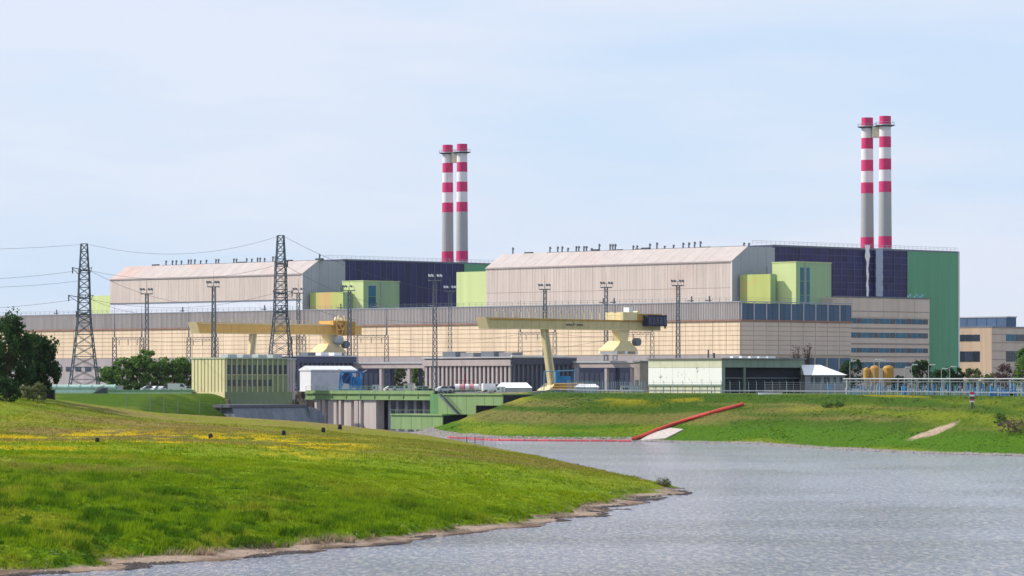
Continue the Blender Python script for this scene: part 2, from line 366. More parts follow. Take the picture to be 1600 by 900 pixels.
def on_ground(px, py, y0=240, y1=1020):           # first ground point seen at that spot of the photograph
    Y = np.arange(y0, y1, 0.5); X = (px - 800) * Y / F; z = height(X, Y); p = HOR - z * F / Y
    k = np.where(p <= py)[0]; i = k[0] if len(k) else len(Y) - 1
    return Vector((X[i], Y[i], float(z[i])))
# water
m = bpy.data.materials.new('river_water'); m.use_nodes = True; t = m.node_tree; n = t.nodes; l = t.links; b = n['Principled BSDF']
b.inputs['Roughness'].default_value = 0.12; b.inputs['IOR'].default_value = 1.33
g = n.new('ShaderNodeNewGeometry')
mpn = n.new('ShaderNodeMapping'); mpn.inputs['Scale'].default_value = (1.9, 0.32, 1); mpn.inputs['Rotation'].default_value = (0, 0, R(-8)); l.new(g.outputs['Position'], mpn.inputs[0])
q1 = n.new('ShaderNodeTexNoise'); q1.inputs['Scale'].default_value = 1.3; q1.inputs['Detail'].default_value = 8; q1.inputs['Roughness'].default_value = 0.72; q1.inputs['Distortion'].default_value = 0.4; l.new(mpn.outputs[0], q1.inputs['Vector'])
q2 = n.new('ShaderNodeTexNoise'); q2.inputs['Scale'].default_value = 0.03; q2.inputs['Detail'].default_value = 3; l.new(g.outputs['Position'], q2.inputs['Vector'])
mr = n.new('ShaderNodeMapRange'); mr.inputs[1].default_value = 0.35; mr.inputs[2].default_value = 0.65; mr.inputs[3].default_value = 0.55; mr.inputs[4].default_value = 1.0; l.new(q2.outputs['Fac'], mr.inputs[0])
bu = n.new('ShaderNodeBump'); bu.inputs['Distance'].default_value = 1.1; l.new(mr.outputs[0], bu.inputs['Strength']); l.new(q1.outputs['Fac'], bu.inputs['Height']); l.new(bu.outputs[0], b.inputs['Normal'])
mc = n.new('ShaderNodeMix'); mc.data_type = 'RGBA'; mc.inputs['A'].default_value = (0.23, 0.25, 0.36, 1); mc.inputs['B'].default_value = (0.62, 0.58, 0.58, 1)  # ripple light and dark and sky reflection put into the base colour
mr2 = n.new('ShaderNodeMapRange'); mr2.inputs[1].default_value = 0.45; mr2.inputs[2].default_value = 0.62; l.new(q1.outputs['Fac'], mr2.inputs[0]); l.new(mr2.outputs[0], mc.inputs['Factor']); l.new(mc.outputs['Result'], b.inputs['Base Color'])
MB().box(-6000, 6000, -690, 1013, WZ - 0.01, WZ).build('water', m, kind='structure')

# ------------------------------------------------------------------ grass
GR = attr_mat('grass_blades', 0.8, fine=False, trans=True)
def tufts(name, n, xr, yr, hgt, wid, per, side, mind, dens=None, prob=None):
    X = rng.uniform(*xr, n * 2); Y = rng.uniform(*yr, n * 2)
    if prob is not None: k = rng.random(n*2) < prob(X, Y); X = X[k]; Y = Y[k]
    z, dl, dr, wat, right, yard, s, dlw, bw = height(X, Y, True)
    px = 800 + X * F / Y
    if side == 'l': k = (~wat) & (~right) & (~yard) & (dlw - bw + (fbm(X*0.4, Y*0.4, 7) - 0.5) * 2.5 > mind)
    else: k = (~wat) & right & (~yard) & (dr > mind) & (dr < 33)
    k &= (px > -60) & (px < 1680)
    X, Y, z = X[k][:n], Y[k][:n], z[k][:n]; n = len(X)
    C = ground_color(X, Y) * (1.0 if side == 'r' else 1.12)
    cl = sst(0.42, 0.66, fbm(X*0.28, Y*0.22, 13))
    H = hgt * (0.55 + 1.1 * cl) * (1.15 - 0.65 * sst(320, 380, Y)) * rng.uniform(0.6, 1.3, n)
    out = np.empty((n, per, 3, 3), np.float32); colr = np.empty((n, per, 3, 3), np.float32)
    for j in range(per):
        a = rng.uniform(0, 6.283, n); rr = rng.uniform(0, wid * 2.5, n)
        bx = X + np.cos(a) * rr; by = Y + np.sin(a) * rr; f = rng.uniform(0, 6.283, n)
        dx = np.cos(f) * wid; dy = np.sin(f) * wid
        lx = rng.normal(0.12, 0.3, n) * H; ly = rng.normal(0, 0.3, n) * H
        out[:, j, 0] = np.stack([bx - dx, by - dy, z - 0.05], -1); out[:, j, 1] = np.stack([bx + dx, by + dy, z - 0.05], -1)
        out[:, j, 2] = np.stack([bx + lx, by + ly, z + H * rng.uniform(0.7, 1.2, n)], -1)
        v = rng.uniform(0.7, 1.45, n)[:, None]; cj = C * v; colr[:, j, 0] = cj; colr[:, j, 1] = cj; colr[:, j, 2] = cj * 1.1
    link(name, arr_mesh(name, out, 3, GR, colr.reshape(-1, 3)), kind='stuff')['label'] = 'green and yellow grass growing on the %s bank' % ('near' if side == 'l' else 'far')
tufts('grass', 90000, (-60, 20), (256, 400), 0.30, 0.045, 4, 'l', 0.0)
tufts('grass', 60000, (-85, 20), (400, 640), 0.30, 0.08, 3, 'l', 0.0)
tufts('grass', 26000, (-30, 130), (640, 900), 0.24, 0.10, 3, 'r', 1.5)
for o in [x for x in bpy.data.objects if x.name.startswith('grass')]: o['category'] = 'grass'
# stones along the far shore and litter on the near beach: too small to pick apart
def rocks(name, pts, sz, m, label, cat, flat=0.6):
    n = len(pts); base = np.array([(1,0,0),(0,1,0),(-1,0,0),(0,-1,0),(0,0,1)], float); tri = [(0,1,4),(1,2,4),(2,3,4),(3,0,4)]
    S = rng.uniform(0.4, 1.3, (n, 1, 3)) * sz; S[:, :, 2] *= flat
    a = rng.uniform(0, 6.28, n); ca_, sa = np.cos(a)[:, None], np.sin(a)[:, None]
    P = base[None] * S; Q = P.copy(); Q[..., 0] = P[..., 0]*ca_ - P[..., 1]*sa; Q[..., 1] = P[..., 0]*sa + P[..., 1]*ca_
    Q += pts[:, None, :]
    V = Q[:, np.array(tri).ravel(), :]
    o = link(name, arr_mesh(name, V, 3, m), kind='stuff'); o['label'] = label; o['category'] = cat
def along_line(P, n, lo, hi, sgn):
    P = np.array(P, float); seg = np.hypot(*(P[1:] - P[:-1]).T); cs = np.r_[0, np.cumsum(seg)]; s = rng.uniform(0, cs[-1], n)
    i = np.clip(np.searchsorted(cs, s) - 1, 0, len(seg) - 1); t = (s - cs[i]) / seg[i]; p = P[i] + (P[i+1] - P[i]) * t[:, None]
    d = (P[i+1] - P[i]) / seg[i][:, None]; nrm = np.stack([-d[:, 1], d[:, 0]], -1) * sgn; off = rng.uniform(lo, hi, n)**1
    p = p + nrm * off[:, None]; return np.column_stack([p, height(p[:, 0], p[:, 1])])
rocks('shore_stones', along_line(RS[2:11], 5200, -0.2, 1.6, 1), 0.33, STONE, 'pale rubble stones along the far waterline', 'stones')
rocks('shore_stones', along_line([(-23,930),(-20,886),(-5.4,812),(24,797)], 2600, 0.3, 3.8, 1), 0.36, STONE, 'pale rubble stones heaped below the green walls', 'stones')
def shoreline(n):                       # points where the land really meets the water along the near beach
    X = rng.uniform(-45, 24, 700000); Y = rng.uniform(238, 445, 700000); z = height(X, Y); k = (z > WZ - 0.15) & (z < WZ + 0.10)
    return np.column_stack([X, Y, np.maximum(z, WZ)])[k][:n]
pb = shoreline(9000); pb = pb[(fbm(pb[:, 0]*0.4, pb[:, 1]*0.15, 3) > 0.47)]
rocks('driftwood_litter', pb, 0.17, WRACK, 'dark driftwood and weed washed up on the near beach', 'driftwood', 0.45)
t_ = thing('driftwood_branch', 'bare driftwood branch lying on the beach near the tip of the bank', 'branch', Vector((14.6, 412, hz(14.6, 412) + .1)))
MB().tube((0,0,0), (1.6,.6,.15), .07, 5, .04).tube((.8,.3,.1), (1.2,-.2,.5), .04, 4, .02).tube((.4,.1,.05), (.2,.5,.4), .035, 4, .02).build('wood', mat('pale_wood', (0.45,0.40,0.34)), t_)
pb = along_line(LS[3:12], 1500, 1.0, 5.0, 1)
rocks('beach_pebbles', pb, 0.11, STONE, 'small pale pebbles scattered on the sandy beach', 'pebbles')

# ------------------------------------------------------------------ turbine hall
C0 = Vector((73.8, 1240, GZ))
def PL(u, v): return Vector((C0.x + u*UU.x + v*VV.x, C0.y + u*UU.y + v*VV.y, GZ))
TL, TW = 432.0, 54.6
ZT, ZB, ZL = 28.1, 22.5, 11.2           # parapet top, parapet foot, panel foot above the yard
th = thing('turbine_hall', 'very long low beige hall with grey corrugated parapet stretching behind both cranes', 'industrial hall', C0, ROT)
MB().box(0, TW, 0, TL, 0, ZT - 0.4).build('wall', JOINT, th)
MB().box(0.3, TW-0.3, 0.3, TL-0.3, ZT - 0.4, ZT - 0.25).build('roof', ROOFG, th)
bay = 6.0; nb = int(TL / bay)
pm = MB()
rows = 7; rh = (ZB - 0.6 - ZL) / rows
for k in range(rows): pm.box(-0.22, 0, 0.10, bay - 0.10, ZL + k*rh + 0.07, ZL + (k+1)*rh - 0.07)
pme = pm.mesh('wall_panel', BEIGE)
pp = MB()
pp.box(-0.35, 0, 0.04, bay - 0.04, ZB, ZT)
for k in range(8): pp.box(-0.55, -0.35, 0.2 + k*0.75, 0.42 + k*0.75, ZB + 0.05, ZT - 0.05)
ppe = pp.mesh('parapet_panel', PARA)
for k in range(nb):
    link('wall_panel', pme, th, (0, k*bay, 0)); link('parapet_panel', ppe, th, (0, k*bay, 0))
MB().box(-0.6, 0, 0, TL, ZB - 0.55, ZB - 0.02).build('fascia', FASCIA, th)
MB().box(-0.12, 0, 0, TL, 0, ZL - 0.1).build('lower_wall', LOWG, th)
wm = MB().box(-0.25, -0.12, 1.2, 4.8, 6.2, 8.0).mesh('window', GLASSD)
for k in range(2, nb): link('window', wm, th, (0, k*bay, 0))
ew = TW / 9
pm = MB()
for k in range(rows): pm.box(0.10, ew - 0.10, -0.22, 0, ZL + k*rh + 0.07, ZL + (k+1)*rh - 0.07)
pme2 = pm.mesh('wall_panel', BEIGE2)
pp = MB(); pp.box(0.06, ew/2 - 0.06, -0.30, 0, ZB, ZT - 0.3)
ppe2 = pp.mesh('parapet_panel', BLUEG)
for k in range(9):
    link('wall_panel', pme2, th, (k*ew, 0, 0))
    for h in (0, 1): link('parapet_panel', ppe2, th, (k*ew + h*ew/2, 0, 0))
    MB().box(k*ew - 0.16, k*ew + 0.16, -0.5, -0.3, ZB, ZT).build('mullion', RIBM, th)
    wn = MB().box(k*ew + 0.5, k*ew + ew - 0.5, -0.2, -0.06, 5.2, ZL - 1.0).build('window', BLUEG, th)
MB().box(-0.6, TW + 0.3, -0.62, -0.02, ZB - 0.55, ZB - 0.02).build('fascia', FASCIA, th)
MB().box(-0.62, TW + 0.35, -0.66, -0.1, ZT, ZT + 0.35).build('coping', mat('coping_grey', (0.30,0.34,0.40)), th)
MB().box(-0.66, -0.1, 0, TL, ZT, ZT + 0.3).build('coping', MATS['coping_grey'], th)
rl = MB()
for k in range(0, nb*2): rl.tube((-0.3, k*3, ZT + 0.3), (-0.3, k*3, ZT + 1.5), 0.05, 4)
for hh in (0.9, 1.5): rl.tube((-0.3, 0, ZT + hh), (-0.3, TL, ZT + hh), 0.045, 4)
for hh in (0.9, 1.5): rl.tube((0, -0.3, ZT + hh), (TW, -0.3, ZT + hh), 0.045, 4)
rl.build('roof_railing', STEEL, th)
for i, px in enumerate([86, 283, 411, 437, 530, 585, 675, 940, 957, 1078, 1106, 1230]):
    u = along(C0, UU, px); 
    if u > 5: MB().tube((0.8, u, ZT), (0.8, u, ZT + 2.2), 0.25, 6).tube((0.8, u-.8, ZT+.8), (0.8, u + 1.8, ZT + 0.8), 0.2, 5).build('roof_vent', DARK, th)

# ------------------------------------------------------------------ reactor blocks
def reactor(label, u0, LEN, vdark, vents, low_box, farh, band, fine):
    org = PL(u0, 54.0); t = thing('reactor_hall', label, 'industrial hall', org, ROT)
    EV, RG = 43.6, 48.8; CH = 8.3; XW = 22.0
    prof = [(0.25, 0), (XW, 0), (XW, RG - 0.3), (CH, RG - 0.3), (0.25, EV - 0.2)]
    MB().prism(prof, 'y', 0.3, LEN - 0.3).build('wall', JOINT, t)
    n = int(LEN / 6.05); b = LEN / n
    z0 = 25.5 if not band else 33.9
    zs = [z0, (z0 + EV) / 2, EV] if not band else [z0, EV]
    for r_ in range(len(zs) - 1):
        m_ = MB().box(0, 0.25, 0.05, b - 0.05, zs[r_] + 0.05, zs[r_+1] - 0.05)
        for q in range(1, 4): m_.box(-0.025, 0, q*b/4 - 0.06, q*b/4 + 0.06, zs[r_] + 0.05, zs[r_+1] - 0.05)
        mm = m_.mesh('cladding_panel', PINK)
        for k in range(n): link('cladding_panel', mm, t, (0, k*b, 0))
    if band: MB().box(0.02, 0.25, 0, LEN, 24.5, z0 - 0.3).build('pale_band', PALE, t); MB().box(-0.2, 0.25, 0, LEN, z0 - 0.3, z0).build('ledge', STEEL, t)
    dx, dz = CH, RG - EV; ln = math.hypot(dx, dz); nxv = (-dz/ln*0.25, dx/ln*0.25)
    q = [(0.0, EV), (CH, RG), (CH + nxv[0], RG + nxv[1]), (nxv[0], EV + nxv[1])]
    rm = MB().prism(q, 'y', 0.05, b - 0.05).mesh('roof_panel', PINKR)
    for k in range(n): link('roof_panel', rm, t, (0, k*b, 0))
    MB().box(-0.35, 0.1, 0, LEN, EV - 0.25, EV + 0.15).build('gutter', mat('gutter_grey', (0.40,0.34,0.33)), t)
    MB().box(CH, XW, 0.3, LEN - 0.3, RG - 0.3, RG).build('flat_roof', ROOFG, t)
    # grey end wall in vertical sheets
    m = 5
    for k in range(m):
        x0, x1 = (XW * k / m, XW * (k+1) / m)
        zt = lambda x: EV + (RG - EV) * min(1, x / CH)
        pts = [(x0 + .04, 25), (x1 - .04, 25), (x1 - .04, zt(x1))] + ([(CH, RG)] if x0 < CH < x1 else []) + [(x0 + .04, zt(x0))]
        MB().prism(pts, 'y', 0, 0.3).build('end_panel', GREYE, t)
    MB().box(-0.3, 0.02, -0.1, 0.2, 24.5, EV).build('corner_trim', WHITE, t)
    # dark block behind
    XD, XE = XW, 124.0; HT = 49.8; Y0 = 1.5
    MB().box(XD, XE, Y0, 112, 0, HT).build('dark_block', SLATE, t)
    vg = vdark - 54.0
    nc, nr = 20, 9; cw = (vg - XD) / nc; zb = 28.0; chh = (HT - 0.6 - zb) / nr
    if fine:
        pn = MB().box(0.12, cw - 0.12, -0.15, 0, 0.12, chh - 0.12).mesh('pane', NAVY)
        for i in range(nc):
            for j in range(nr): link('pane', pn, t, (XD + i*cw, Y0, zb + j*chh))
    else:
        pn = MB().box(0.10, cw - 0.10, -0.15, 0, 0, HT - 0.6 - zb).mesh('dark_panel', NAVY)
        for i in range(nc): link('dark_panel', pn, t, (XD + i*cw, Y0, zb))
    fr = MB()
    for i in range(nc + 1): fr.box(XD + i*cw - 0.09, XD + i*cw + 0.09, Y0 - 0.28, Y0 - 0.02, zb, HT - 0.5)
    if fine:
        for j in range(nr + 1): fr.box(XD, vg, Y0 - 0.22, Y0 - 0.03, zb + j*chh - 0.07, zb + j*chh + 0.07)
    fr.build('lattice_frame', NAVYF, t)
    MB().box(XD, XE, Y0 - 0.4, Y0 + 0.2, HT - 0.5, HT + 0.1).build('coping', STEEL, t)
    k = 5
    for i in range(k):
        x0 = vg + (XE - vg) * i / k; x1 = vg + (XE - vg) * (i+1) / k
        MB().box(x0 + .02, x1 - .02, Y0 - 0.35, Y0, 0, HT - 0.5).build('green_panel', GREENT, t)
    MB().box(XE - 0.1, XE + 0.6, Y0 - 0.5, Y0 + 0.6, 0, HT).build('corner_trim', WHITE, t)
    rr = MB()
    x = XD - 10
    while x < XE: rr.tube((x, Y0, HT), (x, Y0, HT + 1.3), 0.06, 4); x += 2.4
    rr.tube((XD - 10, Y0, HT + 1.3), (XE, Y0, HT + 1.3), 0.07, 4); rr.tube((XD - 10, Y0, HT + 0.7), (XE, Y0, HT + 0.7), 0.05, 4)
    rr.build('roof_railing', STEELL, t)
    for px, h in vents:
        yy = along(PL(u0, 54 + CH + 0.5), UU, px); o2 = (CH + 0.6, max(0.3, yy))
        if h > 0: MB().tube((o2[0], o2[1], RG - 0.1), (o2[0], o2[1], RG + h), 0.32, 6).tube((o2[0]+.1, o2[1], RG+h-.1), (o2[0]+.1, o2[1]-0.5, RG + h*0.7), 0.22, 5).build('vent_stack', STEEL, t)
        else: MB().box(o2[0]-.6, o2[0]+.6, o2[1]-1.8, o2[1]+1.8, RG, RG - h).build('roof_hatch', DARK, t)
    # tall light green box, front painted in shade, with dark window strips, and the lower box before it
    def lx(v): return v - 54.0
    bx0, bx1, by0, by1, bh = low_box['tall']
    MB().box(bx0, bx1, by0, by1, 0, bh).build('stair_tower_wall', GREENS, t, label='light green box tower with dark window strips')
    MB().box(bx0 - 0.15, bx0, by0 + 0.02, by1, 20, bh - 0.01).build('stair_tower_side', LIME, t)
    MB().box(bx0 - 0.3, bx1 + 0.2, by0 - 0.2, by1 + 0.2, bh, bh + 0.3).build('stair_tower_coping', LIME, t)
    for a, bb in low_box['win']:
        for s_ in range(4):
            hh = (bh - 24) / 4; MB().box(bx0 + a, bx0 + bb, by0 - 0.12, by0, 22.5 + s_*hh, 22.3 + (s_+1)*hh).build('window', TEALW, t)
    MB().tube((bx0 + low_box['pole'], by0 - 0.35, 22), (bx0 + low_box['pole'], by0 - 0.35, bh + 0.3), 0.18, 6).build('downpipe', STEELL, t)
    cx0, cx1, cy0, cy1, chh2 = low_box['low']
    MB().box(cx0, cx1, cy0, cy1, 0, chh2).build('annex_wall', GREENS, t, label='low yellow green annex in front of the grey end wall')
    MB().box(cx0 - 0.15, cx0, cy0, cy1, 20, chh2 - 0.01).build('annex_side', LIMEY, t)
    for q in range(4): MB().tube((cx0 + 1 + q*1.2, cy0 + 3 + q, chh2), (cx0 + 1 + q*1.2, cy0 + 3 + q, chh2 + 1.6 + (q % 2)), 0.3, 6).build('annex_vent', STEEL, t)
    MB().box(0.5, 12, LEN, LEN + farh[0], 0, farh[1]).build('far_annex', LIME, t, label='lime green annex at the far end')
    return t
v1 = [(801,2.6),(826,-.7),(859,2.4),(871,2.4),(878,2.4),(887,1.8),(900,2.3),(904,2.3),(912,2.2),(916,2.2),(924,1.4),(930,-.9),(936,2.8),(953,2.6),(957,2.6),(961,2.6),(966,-.6),(989,1.8),(995,1.8),(999,-.6),(1009,-.9),(1015,2.3),(1026,2.6),(1038,1.3),(1052,1.6),(1067,2.2),(1076,2.2),(1085,2.4),(1094,2.5),(1103,-.5),(1162,1.5),(1186,1.3)]
reactor('nearer pink clad reactor hall with chamfered roof below the taller chimney pair', 52.8, 121.4, 149.0, v1,
        dict(tall=(7.3, 25.4, -22.8, -12.0, 42.9), low=(3.0, 5.5, -15.0, -1.0, 39.0), win=((2.0, 3.8), (5.2, 6.8)), pole=4.5), (16, 42.6), False, True)
v2 = [(243,-.8),(259,2.2),(269,2.2),(275,2.2),(283,2.0),(294,2.3),(298,2.3),(304,2.3),(313,1.8),(322,2.0),(337,2.1),(341,2.1),(365,2.1),(369,2.0),(377,-.7),(385,2.0),(393,1.8),(402,2.1),(406,2.1),(413,1.9),(426,2.4),(430,2.4),(451,-.8),(501,2.6),(517,1.4),(531,-1.0)]
reactor('farther pink clad reactor hall behind the dark lattice pylons, smaller in view', 275.3, 118.2, 141.0, v2,
        dict(tall=(8.0, 26.5, -26.0, -14.0, 40.5), low=(3.0, 7.5, -20.0, -1.0, 36.4), win=((2.5, 6.2),), pole=9.0), (13, 37.2), True, False)
# torn white sheets hanging down the near lattice wall
t = thing('torn_sheet', 'torn white sheet hanging down the navy lattice wall under the chimneys', 'sheet', PL(53.6, 0) , ROT)
def sheetpart(nm, pxa, pxb, ya, yb, m, jag):
    mb = MB(); o = PL(53.6, 0); va = along(o, VV, pxa); vb = along(o, VV, pxb); Y = o.y + va*VV.y; z0 = zat(yb, Y) - GZ; z1 = zat(ya, Y) - GZ
    k = 9; L_ = []; R_ = []
    for i in range(k + 1):
        zz = z0 + (z1 - z0) * i / k; wv = (vb - va) * (1 - jag + jag * (0.25 + 0.75 * abs(math.sin(i * 1.9 + 0.4)))) ; cx = (va + vb) / 2 + jag * 0.25 * math.sin(i * 2.3)
        if jag > .3: wv *= 1.0 if i > 6 else .45
        L_.append((cx - wv/2, zz)); R_.append((cx + wv/2, zz))
    for i in range(k): mb.prism([L_[i], R_[i], R_[i+1], L_[i+1]], 'y', -0.75 - 0.12*(i % 2), -0.6)
    return mb.build(nm, m, t)
sheetpart('cloth_strip', 1349, 1357, 383, 463, WHITE, 0.55); sheetpart('cloth_strip', 1366, 1377, 389, 463, mat('grey_sheet', (0.34,0.40,0.50)), 0.12)
# office block in front of the dark block
o = PL(25, 54.0); t = thing('office_block', 'shaded beige office block with blue window strips before the green tower', 'building', o, ROT)
xe = along(o, VV, 1452); hh = 31.2
xs = along(o, VV, 1301)
MB().box(xs, xe, 0, 26, 0, hh).build('wall', BEIGE2, t)
x0 = along(o, VV, 1318)
nb2 = 8
for yt, yb_ in ((498, 506), (520, 528), (544, 551), (566, 575)):
    z1 = zat(yt, 1330) - GZ; z0 = zat(yb_, 1330) - GZ
    for i in range(nb2 * 2):
        a = x0 - 2 + (xe - x0 + 1.4) * i / (nb2*2); c = a + (xe - x0 + 1.4) / (nb2*2) - 0.25
        MB().box(a, c, -0.10, 0.02, z0, z1).build('window', TEALW if i % 3 else GLASSD, t)
for z_ in (zat(487,1330), zat(513,1330), zat(537,1330), zat(557,1330)): MB().box(xs + 3, xe, -0.22, 0, z_ - GZ - 0.15, z_ - GZ + 0.15).build('ledge', BRICK, t)
nn = 6
for i in range(nn): MB().box(x0 - 4 + (xe-x0+4)*i/nn + .06, x0 - 4 + (xe-x0+4)*(i+1)/nn - .06, -0.18, 0, zat(496,1330)-GZ, hh - .1).build('wall_panel', BEIGE2, t)
MB().box(xs, xe + 0.3, -0.35, 0.3, hh, hh + 0.4).build('coping', STEEL, t)
MB().box(xe - 0.5, xe + 12, 3, 20, 0, 0.5).build('plinth', CONCD, t)
for px in (1430, 1440, 1449):
    a = along(o, VV, px) ; MB().tube((a, 2, hh), (a, 2, hh + 1.8), 0.4, 6).tube((a, 2, hh + 1), (a - 1.6, 2, hh + 0.9), 0.3, 6).build('roof_vent', mat('teal_vent', (0.12,0.30,0.32)), t)
# ------------------------------------------------------------------ chimneys
def chimney(px, Y, ytop, label, sc):
    p = W(px, Y); t = thing('chimney', label, 'chimney', p, 0, 'red and white striped chimneys')
    H = zat(ytop, Y) - GZ; zt = lambda k: H - k * sc       # k: metres below the top of the pair's pattern
    rt, rb = 2.08 * sc, 2.9 * sc
    rad = lambda z: rb + (rt - rb) * min(1, z / H)
    def seg(nm, a, b, m, grow=0.0):
        z0, z1 = zt(b), zt(a); MB().lathe([(rad(z0) + grow, z0), (rad(z1) + grow, z1)], n=28).build(nm, m, t, smooth=False)
    z1 = zt(71 * .2353); k = .2353                # photo px -> m at this range
    seg('cap', 0, 12.5*k, RED, 0.06); seg('neck_band', 12.5*k, 15*k, WHITEB)
    a = [15, 32, 49, 66.5, 84, 102, 119]
    for i in range(6): seg('red_band' if i % 2 else 'white_band', a[i]*k, a[i+1]*k, RED if i % 2 else WHITEB, 0.03 if i % 2 else 0)
    seg('shaft', 119*k, 188*k, CONC); seg('red_band', 188*k, 206*k, RED, 0.03)
    MB().lathe([(rb + 0.4, 0), (rad(zt(206*k)), zt(206*k))], n=28).build('base_shaft', CONC, t)
    zp = zt(14.5*k); pf = MB().lathe([(rt + 0.2, zp - 0.5), (rt + 1.5, zp - 0.1), (rt + 1.5, zp + 0.1), (rt + 0.2, zp + 0.1)], n=24).build('platform', DARK, t)
    rr = MB()
    for i in range(16):
        an = i * math.pi / 8; x, y = (rt+1.4)*math.cos(an), (rt+1.4)*math.sin(an); rr.tube((x, y, zp), (x, y, zp + 1.2), 0.05, 4)
        a2 = (i+1) * math.pi / 8; rr.tube((x, y, zp + 1.2), ((rt+1.4)*math.cos(a2), (rt+1.4)*math.sin(a2), zp + 1.2), 0.05, 4)
    rr.build('railing', STEELL, pf)
    for f in t.children_recursive:
        if f.type == 'MESH' and f.name.split('.')[0] not in ('railing', 'platform'):
            for pl in f.data.polygons: pl.use_smooth = abs(pl.normal.z) < 0.5
    return t, p, zp, rt
c1 = chimney(1355, 1421, 184, 'left chimney of the taller right hand pair', 1.0)
c2 = chimney(1383, 1414, 181.5, 'right chimney of the taller right hand pair', 1.0)
c3 = chimney(699.5, 1590, 226.5, 'left chimney of the shorter pair near the middle', 0.997)
c4 = chimney(722, 1583, 225, 'right chimney of the shorter pair near the middle', 0.997)
for (ta, pa, zp, rt), (tb, pb_, zq, _) in ((c1, c2), (c3, c4)):
    d = pb_ - pa; MB().box(rt*0.8, d.x - rt*0.8, min(0, d.y) * .6, 0.0, zp - 4.0, zp - 0.2).build('link_duct', CREAMB, ta)
    MB().box(rt, d.x - rt, -1 + d.y*.5, 0.5, zp - 0.1, zp + 0.05).build('walkway', DARK, ta)

